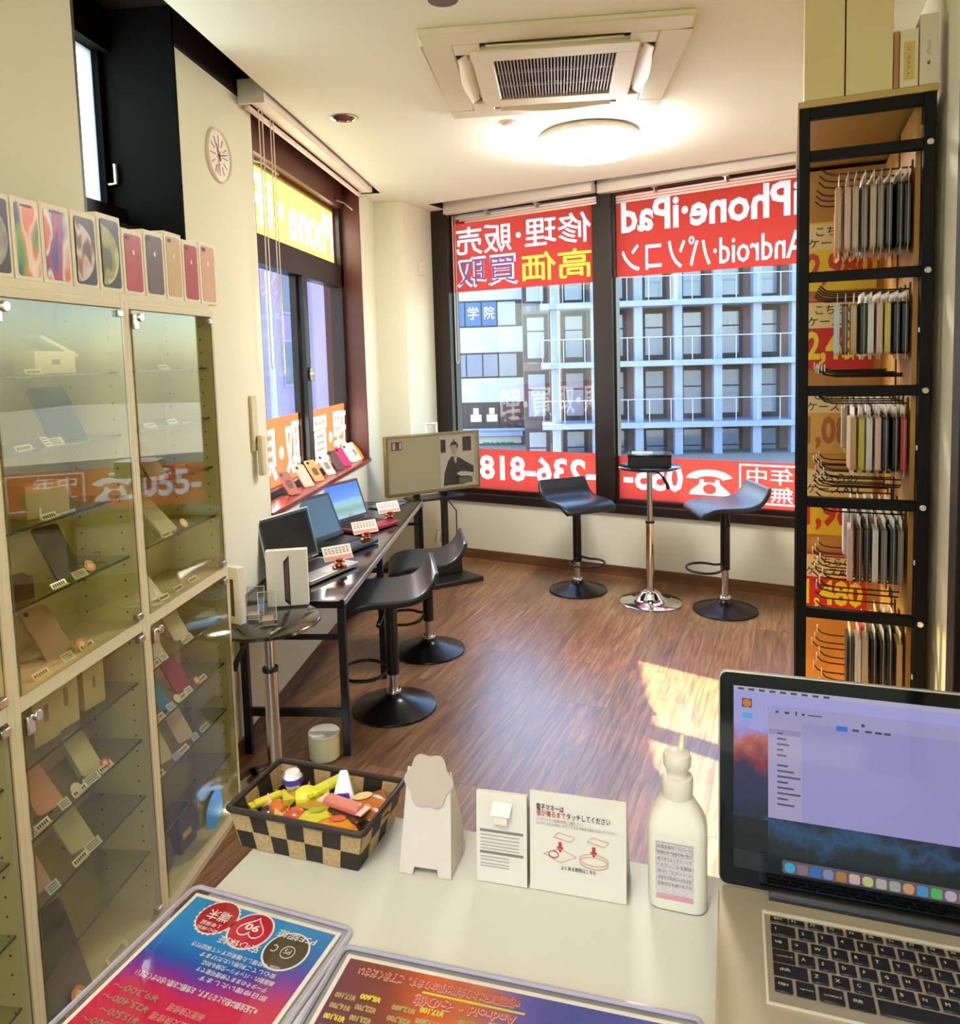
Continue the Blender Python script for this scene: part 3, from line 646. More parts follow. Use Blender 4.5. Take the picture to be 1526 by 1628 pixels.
# ------------------------------------------------------------------ bar stools and round pedestal tables
def bar_stool(name, label, loc, back, seat_z, ring_z, sleeve_z, group):
    """BACK: heading (radians from +x) of the raised back edge"""
    t = thing(name, label, 'bar stool', (loc[0], loc[1], 0), back, group)
    MB().lathe([(.0001, 0), (.197, 0), (.2, .004), (.197, .010), (.16, .022), (.11, .036), (.07, .05), (.045, .064), (.036, .078)], 48).build('base', mat('stool base black', '121110', 0.25, metal=0.4), t)
    MB().cyl((0, 0, .07), (0, 0, .092), .036, .034, 24).build('collar', CHROME, t, .003)
    MB().cyl((0, 0, .085), (0, 0, sleeve_z + .03), .021, n=24).build('gas_rod', STEEL, t)
    MB().cyl((0, 0, sleeve_z), (0, 0, seat_z - .045), .029, n=24).build('column', BLACKMETAL, t, .002)
    ring = []
    for i in range(25):
        a = math.radians(-150 + 300 * i / 24); ring.append((-.125 + .0 - .115 * math.cos(PI - a) * -1 * -1, .125 * math.sin(a), ring_z + .0))
    ring = [(-.135 - .105 * math.cos(math.radians(-146 + 292 * i / 24)), .12 * math.sin(math.radians(-146 + 292 * i / 24)), ring_z) for i in range(25)]
    ring = [(-.02, -.018, ring_z + .015)] + ring + [(-.02, .018, ring_z + .015)]
    MB().tube(ring, .008, 8).build('foot_ring', BLACKMETAL, t)
    MB().box(-.075, .075, -.075, .075, seat_z - .05, seat_z - .04).build('seat_plate', BLACKMETAL, t)
    MB().tube([(0, -.03, seat_z - .055), (-.03, -.12, seat_z - .06), (-.05, -.19, seat_z - .085)], .006, 8).tube([(-.045, -.165, seat_z - .078), (-.06, -.215, seat_z - .10)], .011, 8).build('lever', BLACKMETAL, t)
    prof = [(-.215, -.055), (-.195, -.03), (-.15, -.008), (-.08, 0), (0, -.004), (.08, -.002), (.125, .012), (.16, .04), (.185, .08), (.20, .115)]
    th = .034; k = len(prof); seat = MB(); vs = []
    for i, (x, z) in enumerate(prof):
        a, b = prof[max(i - 1, 0)], prof[min(i + 1, k - 1)]; d = Vector((b[0] - a[0], b[1] - a[1])).normalized(); nx, nz = d.y, -d.x
        hw = .195 if 0 < i < k - 1 else .18; tk = th if i < k - 4 else th - .004 * (i - k + 4)
        for y in (-hw, -hw * .5, 0, hw * .5, hw): vs.append((x, y, seat_z + z - .004 * (1 - (y / hw) ** 2) * 0))
        for y in (-hw, -hw * .5, 0, hw * .5, hw): vs.append((x + nx * tk, y, seat_z + z + nz * tk))
    fs = []
    for i in range(k - 1):
        for j in range(4):
            a = i * 10 + j; fs.append((a, a + 10, a + 11, a + 1)); a += 5; fs.append((a, a + 1, a + 11, a + 10))
        for j in (0, 4): a = i * 10 + j; fs.append((a, a + 5, a + 15, a + 10))
    for i in (0, k - 1):
        a = i * 10
        for j in range(4): fs.append((a + j, a + j + 1, a + j + 6, a + j + 5))
    seat.add(vs, fs); s_ = seat.build('seat', LEATHER, t, .009, seg=3)
    sub = s_.modifiers.new('sub', 'SUBSURF'); sub.levels = 1; sub.render_levels = 1
    return t
G1 = 'bar stools by the window table'; G2 = 'bar stools at the long desk'
p = (hz(1100, 970, 0) + hz(1206, 970, 0)) / 2
bar_stool('bar_stool', 'black bar stool right of the chrome table with its raised back to the right', p, math.radians(8), .69, .275, .262, G1)
p = (hz(873, 938, 0) + hz(965, 938, 0)) / 2
bar_stool('bar_stool', 'black bar stool left of the chrome table with its raised back towards the window', p, math.radians(118), .645, .225, .205, G1)
p = (hz(561, 1124, 0) + hz(694, 1124, 0)) / 2
bar_stool('bar_stool', 'nearest black bar stool tucked under the long black desk', p, math.radians(14), .575, .19, .165, G2)
p = hz(683, 1034, 0)
bar_stool('bar_stool', 'black bar stool tucked under the far half of the long black desk', p, math.radians(12), .538, .2, .175, G2)

def pedestal(label, loc, zt, topm, rz, lever=True, rt=.197, zs=.535):
    t = thing('pedestal_table', label, 'round table', (loc[0], loc[1], 0), rz)
    MB().lathe([(.0001, 0), (.2, 0), (.202, .006), (.19, .012), (.14, .018), (.1, .028), (.075, .048), (.06, .068), (.04, .078), (.03, .08)], 56).build('base', CHROME, t)
    MB().cyl((0, 0, .078), (0, 0, zs), .027, n=28).build('column', CHROME, t, .002)
    MB().cyl((0, 0, zs), (0, 0, zt - .03), .018, n=28).build('gas_rod', STEEL, t)
    MB().cyl((0, 0, zs - .008), (0, 0, zs + .006), .03, n=28).build('collar', BLACK, t)
    MB().lathe([(.0001, zt - .02), (rt - .01, zt - .02), (rt, zt - .014), (rt, zt - .004), (rt - .005, zt), (.0001, zt)], 64).build('table_top', topm, t)
    MB().cyl((0, 0, zt - .035), (0, 0, zt - .02), .07, n=24).build('mounting_plate', BLACKMETAL, t)
    if lever: MB().tube([(0, -.02, zt - .04), (0, -.07, zt - .06), (0, -.11, zt - .10)], .006, 8).tube([(0, -.095, zt - .085), (0, -.125, zt - .135), (0, -.135, zt - .165)], .011, 8).build('lever', BLACK, t)
    return t
p = (hz(985, 957, 0) + hz(1084, 957, 0)) / 2
pedestal('chrome pedestal table with a black round top between the two window stools', p, .905, GLOSSBLACK, math.radians(110)); CT = p
RT = Vector((-1.112, 2.657, 0))
OLIVE = mat('smoked round top', '2A2416', 0.10, spec=0.7, coat=0.4)
pedestal('chrome pedestal table with a glossy dark round top beside the display cabinet', RT, .675, OLIVE, math.radians(-48), zs=.48)
bq = thing('storage_box', 'black lidded box standing on the chrome pedestal table', 'box', (CT.x - .0, CT.y, .905), math.radians(-6))
bx('body', -.135, .135, -.09, .09, 0, .065, BLACK, bq, .003)
bx('lid', -.138, .138, -.093, .093, .065, .08, GLOSSBLACK, bq, .003)
MB().box(-.11, .02, -.06, .06, .080, .0815).build('top_label', mat('dark grey label', '9A9AA0', 0.3), bq)

# ------------------------------------------------------------------ long black desk
LY0, LY1, LZ = 2.905, 4.98, .66
DESKTOP = mat('black desk top', '15110F', 0.14, spec=0.6, coat=0.35)
tb = thing('desk', 'long narrow black desk with a thin metal frame along the left wall', 'desk', (-.89, LY0, 0), math.radians(1.4))
Ld = LY1 - LY0
bx('desk_top', -.43, -.012, .012, Ld - .012, LZ - .018, LZ - .001, DESKTOP, tb, .002)
MB().box(-.45, 0, -.0, .022, LZ - .03, LZ).box(-.45, 0, Ld - .022, Ld, LZ - .03, LZ).box(-.022, 0, 0, Ld, LZ - .03, LZ).box(-.45, -.43, 0, Ld, LZ - .03, LZ).build('top_rail', mat('edge rail', '1A1614', 0.22, metal=0.6), tb, .002)
bx('edge_strip', -.004, .0035, .01, Ld - .01, LZ - .02, LZ + .001, mat('pale edge strip', 'A89A92', 0.3, metal=0.5), tb)
for y in (.0, .74, Ld - .03):
    bx('leg', -.03, 0, y, y + .03, 0, LZ - .03, BLACKMETAL, tb, .002)
    if y != .74:
        bx('leg', -.45, -.42, y, y + .03, 0, LZ - .03, BLACKMETAL, tb, .002)
        bx('cross_bar', -.42, -.03, y + .004, y + .022, .495, .515, BLACKMETAL, tb, .002)
        bx('cross_bar', -.42, -.03, y + .004, y + .022, .165, .20, BLACKMETAL, tb, .002)
MB().tube([(-.02, .03, .46), (-.035, .05, .43), (-.03, .03, .40), (-.02, .05, .37)], .006, 6).build('cable_hook', BLACK, tb)

# trash can under the desk corner
p = Vector((-.998, 2.90, 0))
t = thing('waste_bin', 'small cream cylindrical bin standing on the floor below the desk corner', 'bin', p)
MB().lathe([(.0001, 0), (.058, 0), (.062, .004), (.065, .098), (.062, .102)], 48).build('body', mat('bin cream', 'E6DCB0', 0.4), t)
MB().lathe([(.0655, .098), (.0665, .104), (.063, .109), (.0001, .110)], 48).build('lid', mat('bin lid', 'E9E2CC', 0.35), t)
MB().box(.0635, .0665, -.004, .004, .01, .098).build('seam', mat('bin seam', 'A89A60', 0.5), t)

# ------------------------------------------------------------------ wall monitor on its stand
tv = thing('monitor_stand', 'black monitor floor stand with twin posts and a wedge base by the big window', 'monitor stand', (-.93, 5.31, 0), math.radians(34))
STANDM = mat('stand black', '1C1713', 0.4)
MB().extr([(-.22, -.2, 0), (.30, -.2, 0), (.22, .2, 0), (-.14, .2, 0)], (0, 0, .035)).build('base', STANDM, tv, .006)
MB().extr([(-.16, -.02, .035), (.22, -.02, .035), (.17, .18, .035), (-.11, .18, .035)], (0, 0, .1)).build('pedestal_block', STANDM, tv, .006)
for x in (-.09, .13): MB().box(x - .022, x + .022, .06, .10, .10, .98).build('post', STANDM, tv, .004)
MB().box(-.16, .26, -.03, .16, .60, .615).build('shelf', STANDM, tv, .003)
MB().box(-.12, .16, .04, .062, .74, .98).build('mount_plate', STANDM, tv, .003)
MB().tube([(.14, .08, .60), (.19, .0, .5), (.18, -.02, .25), (.12, -.02, .14)], .005, 6).build('cable', BLACK, tv)
MB().tube([(.05, .08, .26), (.05, .05, .36), (.09, .05, .36), (.09, .08, .26)], .004, 6).build('cable', STEEL, tv)
sc_ = thing('monitor', 'flat monitor on the black stand showing an old portrait of a seated man', 'monitor', (-.89, 5.22, 0), math.radians(34))
C0 = hat(614, 697, (-1.24, 5.02)); 
Wt, Ht, Zt = .735, .425, .885
bx('housing', -Wt / 2, Wt / 2, 0, .05, Zt - Ht / 2, Zt + Ht / 2, mat('monitor bezel', '6A5A34', 0.3), sc_, .006)
MB().box(-.2, .2, .05, .12, Zt - .15, Zt + .12).build('rear_housing', STANDM, sc_, .01)
MB().tube([(-.02, .08, Zt + .20), (-.02, .08, Zt + .275), (.06, .08, Zt + .275), (.06, .08, Zt + .20)], .011, 8).build('carry_handle', WHITE, sc_)
def em(name, c, e=.55, rough=.12): return mat(name, '0A0A0A', rough, emit=e, ecol=c, spec=.5)
scr = MB().box(-Wt / 2 + .02, Wt / 2 - .02, -.002, .001, Zt - Ht / 2 + .022, Zt + Ht / 2 - .018).build('screen', em('screen page', 'A09470'), sc_)
Z0 = Zt - Ht / 2
def pat(name, x0, x1, z0, z1, c, d=.003, par=scr): return MB().quad((x0, -d, z0), (x1, -d, z0), (x1, -d, z1), (x0, -d, z1)).build(name, em('screen ' + c, c), par, smooth='flat')
pat('page_column', -.335, .02, Z0 + .105, Z0 + .40, 'A6976E')
pat('page_photo', .045, .32, Z0 + .035, Z0 + .395, 'B8A58A')
pat('picture_frame', .05, .09, Z0 + .28, Z0 + .375, '2A1C16', .0035); pat('picture_frame', .225, .295, Z0 + .28, Z0 + .385, '3A2A22', .0035)
pat('thumbnail', -.325, -.245, Z0 + .325, Z0 + .385, '5A3A30', .0035); pat('thumbnail_face', -.315, -.295, Z0 + .332, Z0 + .378, 'C09AA0', .004); pat('thumbnail_face', -.265, -.25, Z0 + .335, Z0 + .378, 'B8B090', .004)
pg = MB()
def poly(pts, d=.004): pg.add([(x, -d, Z0 + z) for x, z in pts], [tuple(range(len(pts)))])
poly([(.065, .04), (.075, .13), (.105, .215), (.13, .245), (.17, .25), (.215, .225), (.25, .20), (.31, .165), (.31, .10), (.25, .085), (.24, .04)])
poly([(.125, .315), (.13, .345), (.15, .358), (.175, .352), (.19, .325), (.185, .30), (.17, .33), (.14, .33)], .0046)
poly([(.15, .352), (.147, .372), (.158, .372), (.162, .352)], .0047)
pg.build('portrait_robe', em('screen 2A2019', '2A2019'), scr, smooth='flat')
MB().add([(.155 + .026 * math.cos(a * PI / 8), -.0043, Z0 + .298 + .042 * math.sin(a * PI / 8)) for a in range(16)], [tuple(range(16))]).build('portrait_face', em('screen 9A8672', '9A8672'), scr, smooth='flat')
MB().add([(x, -.0048, Z0 + z) for x, z in ((.15, .245), (.165, .19), (.18, .245))], [(0, 1, 2)]).add([(x, -.0048, Z0 + z) for x, z in ((.17, .12), (.205, .10), (.30, .095), (.31, .115), (.25, .13), (.2, .135))], [(0, 1, 2, 3, 4, 5)]).build('portrait_paper', em('screen B09C84', 'B8A890'), scr, smooth='flat')
pat('portrait_table', .19, .30, Z0 + .045, Z0 + .09, '6A5844', .0045)
# ------------------------------------------------------------------ notebooks on the desk
def notebook(label, hinge_far, ang, w, hgt, tilt, body, screen_mat, deckm, depth=.235, base_h=.02, group='notebooks on the desk'):
    """HINGE_FAR: the far end of the hinge line; the screen faces local -y; local +x runs along the hinge towards the far end"""
    t = thing('notebook', label, 'laptop', (hinge_far[0], hinge_far[1], LZ), ang, group)
    bx('base', -w, 0, -depth, 0, .004, .004 + base_h, body, t, .004)
    bx('keyboard', -w + .03, -.03, -depth + .10, -.02, .004 + base_h, .006 + base_h, BLACK, t)
    bx('trackpad', -w / 2 - .045, -w / 2 + .045, -depth + .015, -depth + .085, .004 + base_h, .0052 + base_h, deckm, t)
    M = Matrix.Translation((0, 0, .012 + base_h)) @ Matrix.Rotation(-tilt, 4, 'X')
    MB().box(-w, 0, 0, .009, 0, hgt, M=M).build('lid', body, t, .004)
    MB().box(-w + .006, -.006, -.001, .001, .008, hgt - .006, M=M).build('bezel', BLACK, t)
    MB().box(-w + .018, -.018, -.002, 0, .022, hgt - .018, M=M).build('screen', screen_mat, t)
    MB().cyl((-w + .05, 0, .012 + base_h), (-.05, 0, .012 + base_h), .007).build('hinge', BLACK, t)
    return t
SCR_OFF = mat('dark screen', '0A0706', 0.12, spec=0.25)
n1 = notebook('open silver notebook with a black screen, nearest on the long desk', (-1.185, 3.50), math.radians(68), .345, .245, math.radians(14), ALU, SCR_OFF, STEEL, .24)
n2 = notebook('open black notebook with a grey screen, second along the long desk', (-1.185, 3.935), math.radians(66), .33, .245, math.radians(24), mat('dark notebook', '1E2226', 0.3), mat('grey screen', '141A1C', .1, emit=.16, ecol='8AA0A4'), BLACK)
def meadow():
    m = bpy.data.materials.new('hill wallpaper'); m.use_nodes = True; nt = m.node_tree; b = nt.nodes['Principled BSDF']; N = nt.nodes.new; L = nt.links.new
    tc = N('ShaderNodeTexCoord'); sx = N('ShaderNodeSeparateXYZ'); L(tc.outputs['Generated'], sx.inputs[0])
    nz = N('ShaderNodeTexNoise'); nz.inputs['Scale'].default_value = 6; L(tc.outputs['Generated'], nz.inputs['Vector'])
    ma = N('ShaderNodeMath'); ma.operation = 'MULTIPLY_ADD'; ma.inputs[1].default_value = .12; L(nz.outputs[0], ma.inputs[0]); L(sx.outputs['Z'], ma.inputs[2])
    cr = N('ShaderNodeValToRGB'); e = cr.color_ramp.elements
    e[0].position = .1; e[0].color = lin('A8C0B0'); e[1].position = 1; e[1].color = lin('3C6CD8')
    for p_, c_ in ((.28, '7FA090'), (.46, '9CC8B0'), (.56, '8CB8D8'), (.62, '5C90E0')):
        k = e.new(p_); k.color = lin(c_)
    L(ma.outputs[0], cr.inputs[0]); L(cr.outputs[0], b.inputs['Emission Color']); b.inputs['Emission Strength'].default_value = .75; b.inputs['Base Color'].default_value = (.01, .01, .01, 1); b.inputs['Roughness'].default_value = .1
    return m
n3 = notebook('open red notebook with a blue sky wallpaper, third along the long desk', (-1.165, 4.40), math.radians(64), .33, .24, math.radians(20), mat('red notebook', '8A1A28', 0.3), meadow(), RED)
n4 = tag(bx('tablet', -.11, .11, -.08, .08, 0, .01, mat('grey tablet', '6E7480', 0.2), None, .003), 'grey tablet lying at the far end of the long desk', 'tablet'); n4.location = (-1.15, 4.82, LZ); n4.rotation_euler = (0, 0, math.radians(70))
# price cards in copper clips
COPPER = mat('copper clip', 'B06A48', 0.18, metal=1.0)
PINK = mat('pink print', 'E89A92', 0.7)
def price_card(label, x, y, z):
    t = thing('price_card', label, 'price card', (x, y, z), math.radians(38), 'price cards on the desk')
    MB().lathe([(.0001, 0), (.034, 0), (.034, .006), (.02, .012), (.013, .03), (.018, .04), (.0001, .042)], 24).build('clip', COPPER, t)
    MB().lathe([(.022, .022), (.027, .026), (.022, .03)], 20).build('clip_ring', COPPER, t)
    M = Matrix.Translation((0, 0, .036)) @ Matrix.Rotation(math.radians(-34), 4, 'X')
    c = MB().box(-.07, .07, 0, .0016, 0, .072, M=M).build('card', WHITEPAPER, t)
    g = MB()
    for r, c0 in ((.056, .05), (.044, .055), (.034, .055)):
        for i in range(7): x0 = -.06 + i * .0175; g.quad(*[M @ Vector(p) for p in ((x0, -.0006, r), (x0 + .011, -.0006, r), (x0 + .011, -.0006, r + .005), (x0, -.0006, r + .005))])
    g.build('print_rows', GREYINK, c, smooth='flat')
    MB().quad(*[M @ Vector(p) for p in ((-.066, -.0006, .003), (.066, -.0006, .003), (.066, -.0006, .022), (-.066, -.0006, .022))]).build('pink_band', PINK, c, smooth='flat')
    return t
for lab, px, py in (('price card in a copper clip on the nearest notebook', 540, 902), ('price card in a copper clip in front of the black notebook', 583, 858), ('price card in a copper clip in front of the red notebook', 620, 824)):
    q = hz(px, py, LZ + .025); price_card(lab, q.x, q.y, LZ + .0245)

# ------------------------------------------------------------------ phone cases leaning on the sill of window_2
def sill_case(label, px, py, c, w=.075, hgt=.15, mark=None, flip='FFFFFF'):
    q = hz(px, py, .93); y = min(q.y, 5.155)
    t = thing('phone_case', label, 'phone case', (-1.405, y, .932), math.radians(62), 'phone cases on the window sill')
    M = Matrix.Rotation(math.radians(-38), 4, 'X')
    b = MB(); b.extr([(x, 0, z + hgt / 2) for x, z in rrect(w, hgt, .012)], (0, .010, 0)); b.xf(M); b.build('shell', mat('case ' + c, c, 0.4), t, .0015)
    if mark:
        MB().extr([(x, -.0008, z) for x, z in rrect(w * .5, hgt * .35, .01, cx=0, cy=hgt * .45)], (0, .001, 0)).xf(M).build('print', mat('case mark ' + mark, mark, .5), t)
    MB().extr([(x, -.001, z) for x, z in rrect(.018, .018, .006, cx=-w * .27, cy=hgt - .02)], (0, .002, 0)).xf(M).build('camera_hole', BLACK, t)
    bx('stand', -w * .3, w * .3, .02, .09, 0, .004, ACRYL, t); return t
for lab, px, py, c, mk in (('red brown phone case, nearest on the sill', 458, 787, '9A4A34', '6A2A20'), ('pale pink phone case, second on the sill', 484, 774, 'E6BFA8', None),
        ('gold phone case with a dark round mark on the sill', 503, 765, 'D0A060', '6A4420'), ('white and silver phone case in mid row on the sill', 521, 755, 'D8D2C4', '8A8478'),
        ('dark brown phone case in mid row on the sill', 534, 747, '5A403A', None), ('magenta phone case half hidden on the sill', 547, 741, 'C0286A', None),
        ('cream phone case towards the far end of the sill', 556, 735, 'EFDCC0', None), ('white patterned phone case beside the orange one on the sill', 564, 732, 'E8E8E4', '8A8A94'), ('orange yellow phone case, farthest on the sill', 577, 725, 'F0A818', None)):
    sill_case(lab, px, py, c, mark=mk)

# ------------------------------------------------------------------ on the round table beside the cabinet
q = hz(468, 962, .70)
t = thing('tablet_box', 'white tablet box standing on the near round table', 'box', (-1.083, 2.80, .675), math.radians(14))
bx('carton', -.08, .08, 0, .035, 0, .225, WHITEPAPER, t, .002)
MB().extr([(-.012, -.0008, .02), (.010, -.0008, .0), (.010, -.0008, .205), (-.012, -.0008, .18)], (0, .0006, 0)).build('device_picture', BLACK, t)
MB().extr([(-.008, -.0012, .03), (.006, -.0012, .02), (.006, -.0012, .19), (-.008, -.0012, .165)], (0, .0004, 0)).build('picture_screen', mat('brown picture', '6A4A36', .4), t)
t = thing('picture_carton', 'white carton with a coloured edge print at the left of the near round table', 'box', (-1.222, 2.60, .675), math.radians(-24))
bx('carton', -.04, .04, 0, .03, 0, .215, WHITEPAPER, t, .002)
bx('device_picture', -.005, .012, -.0012, 0, .03, .17, mat('dark print', '5A3A34', .5), t)
def acrylic_stand(label, x, y, rz):
    t = thing('acrylic_stand', label, 'display stand', (x, y, .675), rz, 'clear phone stands')
    M = Matrix.Rotation(math.radians(-20), 4, 'X')
    MB().box(-.032, .032, .0, .004, .004, .115, M=M).build('back_plate', ACRYL, t)
    MB().box(-.032, .032, -.035, .05, 0, .004).build('foot', ACRYL, t)
    MB().box(-.032, .032, -.037, -.033, .004, .022).build('lip', ACRYL, t)
    e = MB()
    for s in (-1, 1): e.tube([M @ Vector((s * .032, .002, .004)), M @ Vector((s * .032, .002, .115))], .0016, 6)
    e.tube([M @ Vector((-.032, .002, .115)), M @ Vector((.032, .002, .115))], .0016, 6).tube([(-.032, -.035, .022), (.032, -.035, .022)], .0018, 6).tube([(-.032, -.035, .003), (.032, -.035, .003)], .0018, 6)
    e.build('polished_edge', mat('acrylic edge', 'D8D2C0', .15), t)
    MB().box(-.02, .02, -.034, .03, .0045, .02).build('strip_label', mat('tan strip', 'B49A78', .5), t); return t
acrylic_stand('clear acrylic phone stand on the near round table, left of the pair', -1.168, 2.672, math.radians(12))
acrylic_stand('clear acrylic phone stand on the near round table, right of the pair', -1.092, 2.612, math.radians(24))

# ------------------------------------------------------------------ glass display cabinets
XC = -1.18
SHZ = [.081, .257, .425, .592, .758, .936, 1.121, 1.291, 1.461, 1.631]
INSIDE = mat('cabinet board', 'E0D298', 0.55); EDGE = mat('cabinet edge', 'E4D8B4', 0.45); DARKEDGE = mat('door seal', '6A5A3C', 0.5)
PEG = mat('peg hole', '4A4028', 0.8)
def lockset(parent, y, z):
    l = MB().box(XC + .002, XC + .016, y - .012, y + .012, z - .045, z - .005).cyl((XC + .002, y + .014, z - .012), (XC + .020, y + .014, z - .012), .011, n=16).build('lock', CHROME, parent, .002)
    MB().box(XC + .016, XC + .0175, y + .0125, y + .0155, z - .018, z - .006).build('keyhole', BLACK, l)
def cabinet(label, y0, y1):
    t = thing('display_cabinet', label, 'display cabinet', (XC, y0, 0), 0, 'glass display cabinets'); M = Matrix.Translation((-XC, -y0, 0)); w = y1 - y0
    def pb(name, x0, x1, a, b, z0, z1, m, par=t, bev=0.0): return bx(name, x0 - XC, x1 - XC, a, b, z0, z1, m, par, bev)
    for a in (0, w - .018): pb('side_panel', XL, XC - .004, a, a + .018, 0, 1.84, INSIDE)
    pb('back_panel', XL, XL + .006, .018, w - .018, 0.03, 1.82, INSIDE)
    pb('top_panel', XL, XC, 0, w, 1.82, 1.845, EDGE, bev=.002)
    pb('bottom_panel', XL + .006, XC, .018, w - .018, .055, .078, INSIDE)
    pb('middle_board', XL + .006, XC, .018, w - .018, .912, .936, EDGE)
    pb('plinth', XL + .01, XC - .006, .018, w - .018, 0, .055, EDGE)
    fm = MB()
    for a, b, z0, z1 in ((0, .02, 0, 1.82), (w - .02, w, 0, 1.82), (.02, w - .02, .905, .938), (.02, w - .02, 1.80, 1.82), (.02, w - .02, .04, .08)): fm.box(-.004, .012, a, b, z0, z1)
    fm.build('face_frame', EDGE, t, .0015)
    for z in SHZ:
        if z in (.081, .936): continue
        sh = pb('shelf', XL + .008, XC - .012, .02, w - .02, z - .006, z, SHELFGLASS); pb('shelf_edge', XC - .0125, XC - .0115, .02, w - .02, z - .006, z, mat('shelf edge green', '39402C', .2), sh)
    ph = MB()
    for y_ in (.0185, w - .0185):
        for x_ in (XL + .03, XC - .03):
            for z in np.arange(.15, 1.78, .045): ph.cyl((x_ - XC, y_ - .0006, z), (x_ - XC, y_ + .0006, z), .0028, n=8)
    ph.build('peg_holes', PEG, t)
    for z0, z1, lz in ((.942, 1.797, 1.795), (.083, .902, .9)):
        d = MB().box(.013, .018, .022, w - .022, z0, z1).build('door', DOORGLASS, t)
        MB().box(.012, .0135, .022, .024, z0, z1).build('door_seal', DARKEDGE, d); MB().box(.012, .0135, w - .024, w - .022, z0, z1).build('door_seal', DARKEDGE, d)
        l = MB().box(.004, .022, .026, .048, lz - .05, lz - .008).cyl((.018, .055, lz - .016), (.028, .055, lz - .016), .012, n=16).build('lock', CHROME, d, .002)
        for zz in (z0 + .012, z1 - .012): MB().box(.004, .022, w - .05, w - .024, zz - .009, zz + .009).build('hinge', STEEL, d, .002)
    return t
cabinet('glass display cabinet in the middle of the row, its left frame at the picture edge', 1.425, 1.942)
cabinet('glass display cabinet at the far right end of the row', 1.942, 2.468)
cabinet('glass display cabinet nearest the counter, mostly cut off by the picture edge', .908, 1.425)

def cpos(px, py, x=-1.21):
    q = hx(px, py, x); z = max([s for s in SHZ if s <= q.z + .055] or [SHZ[0]]); return q.y, z
def phone(label, px, py, c, w=.068, hgt=.14, tilt=42, rz=78, name='phone', cat='phone', th=.009, cam_=True, logo=False, x=-1.225, screen=None):
    y, z = cpos(px, py, x)
    t = thing(name, label, cat, (x, y, z + .001), math.radians(rz))
    M = Matrix.Rotation(math.radians(-tilt), 4, 'X')
    hgt = min(hgt, .115 / math.sin(math.radians(tilt)))
    MB().extr([(a, 0, b + hgt / 2) for a, b in rrect(w, hgt, .009)], (0, th, 0)).xf(M).build('body', mat('phone ' + c, c, .3), t, .001)
    if cam_: MB().extr([(a, -.0008, b) for a, b in rrect(.012, .012, .005, cx=-w * .3, cy=hgt - .014)], (0, .0006, 0)).xf(M).build('camera_lens', BLACK, t)
    if screen: MB().extr([(a, -.0008, b + hgt / 2) for a, b in rrect(w - .006, hgt - .012, .004)], (0, .0006, 0)).xf(M).build('screen', mat('phone screen ' + screen, screen, .12), t)
    MB().box(-w * .4, w * .4, .01, .05, 0, .006).build('stand', ACRYL, t)
    return t
TAGW = mat('price tag white', 'F2E8C8', .5, coat=.2); TAGY = mat('price tag yellow', 'F0E070', .5)
def price_tag(label, px, py, yellow=True, w=.05, text='¥19,800'):
    y, z = cpos(px, py, -1.20)
    t = thing('price_tag', label, 'price tag', (-1.198, y, z + .0005), math.radians(88), 'price tags in the display cabinets')
    M = Matrix.Rotation(math.radians(-35), 4, 'X')
    MB().extr([(-w / 2, 0, 0), (w / 2, 0, 0), (w / 2, 0, .016), (-w / 2, 0, .016)], (0, .002, 0)).xf(M).build('card', TAGW, t)
    g = MB()
    for i in range(6): g.quad(*[M @ Vector(p) for p in ((-w * .42 + i * w * .14, -.0004, .004), (-w * .42 + i * w * .14 + w * .09, -.0004, .004), (-w * .42 + i * w * .14 + w * .09, -.0004, .012), (-w * .42 + i * w * .14, -.0004, .012))])
    g.build('digits', INK, t, smooth='flat')
    if yellow: MB().box(-w / 2, w / 2, -.004, 0, 0, .003).build('lower_edge', TAGY, t)
    return t
def info_tag(label, px, py, c='BFD4EC', w=.032, hgt=.022, x=-1.195):
    y, z = cpos(px, py, x)
    t = thing('info_tag', label, 'tag', (x, y, z + .0005), math.radians(82), 'small info tags in the display cabinets')
    M = Matrix.Rotation(math.radians(-40), 4, 'X')
    MB().extr([(-w / 2, 0, 0), (w / 2, 0, 0), (w / 2, 0, hgt), (-w / 2, 0, hgt)], (0, .0016, 0)).xf(M).build('card', mat('tag ' + c, c, .5), t)
    g = MB()
    for r in (.25, .5, .75): g.quad(*[M @ Vector(p) for p in ((-w * .4, -.0004, hgt * r - .0015), (w * .35, -.0004, hgt * r - .0015), (w * .35, -.0004, hgt * r + .0015), (-w * .4, -.0004, hgt * r + .0015))])
    g.build('print_lines', GREYINK, t, smooth='flat'); return t
def seal(label, px, py, c, r=.015, x=-1.20):
    y, z = cpos(px, py, x)
    t = thing('round_tag', label, 'round tag', (x, y, z + .001), math.radians(80), 'round tags in the display cabinets')
    M = Matrix.Rotation(math.radians(-35), 4, 'X') @ Matrix.Translation((0, 0, r)) @ Matrix.Rotation(PI / 2, 4, 'X')
    MB().lathe([(.0001, 0), (r, 0), (r, .0016), (.0001, .0016)], 24).xf(M).build('disc', mat('seal ' + c, c, .45), t)
    MB().lathe([(.0001, .0018), (r * .45, .0018), (r * .5, .002), (.0001, .002)], 16).xf(M).build('centre_print', mat('seal centre ' + c, 'F6E0B0', .5), t); return t
def carton(label, px, py, w, d, hgt, c='E2D6A6', rz=80, x=-1.25, mark=None, name='phone_box'):
    y, z = cpos(px, py, x + .03)
    t = thing(name, label, 'box', (x, y, z + .001), math.radians(rz))
    bx('carton', -w / 2, w / 2, -d / 2, d / 2, 0, hgt, mat('carton ' + c, c, .6), t, .001)
    if mark: bx('printed_mark', mark[0], mark[1], -d / 2 - .0006, -d / 2, mark[2], mark[3], mat('carton print', '9A8A5A', .6), t)
    return t
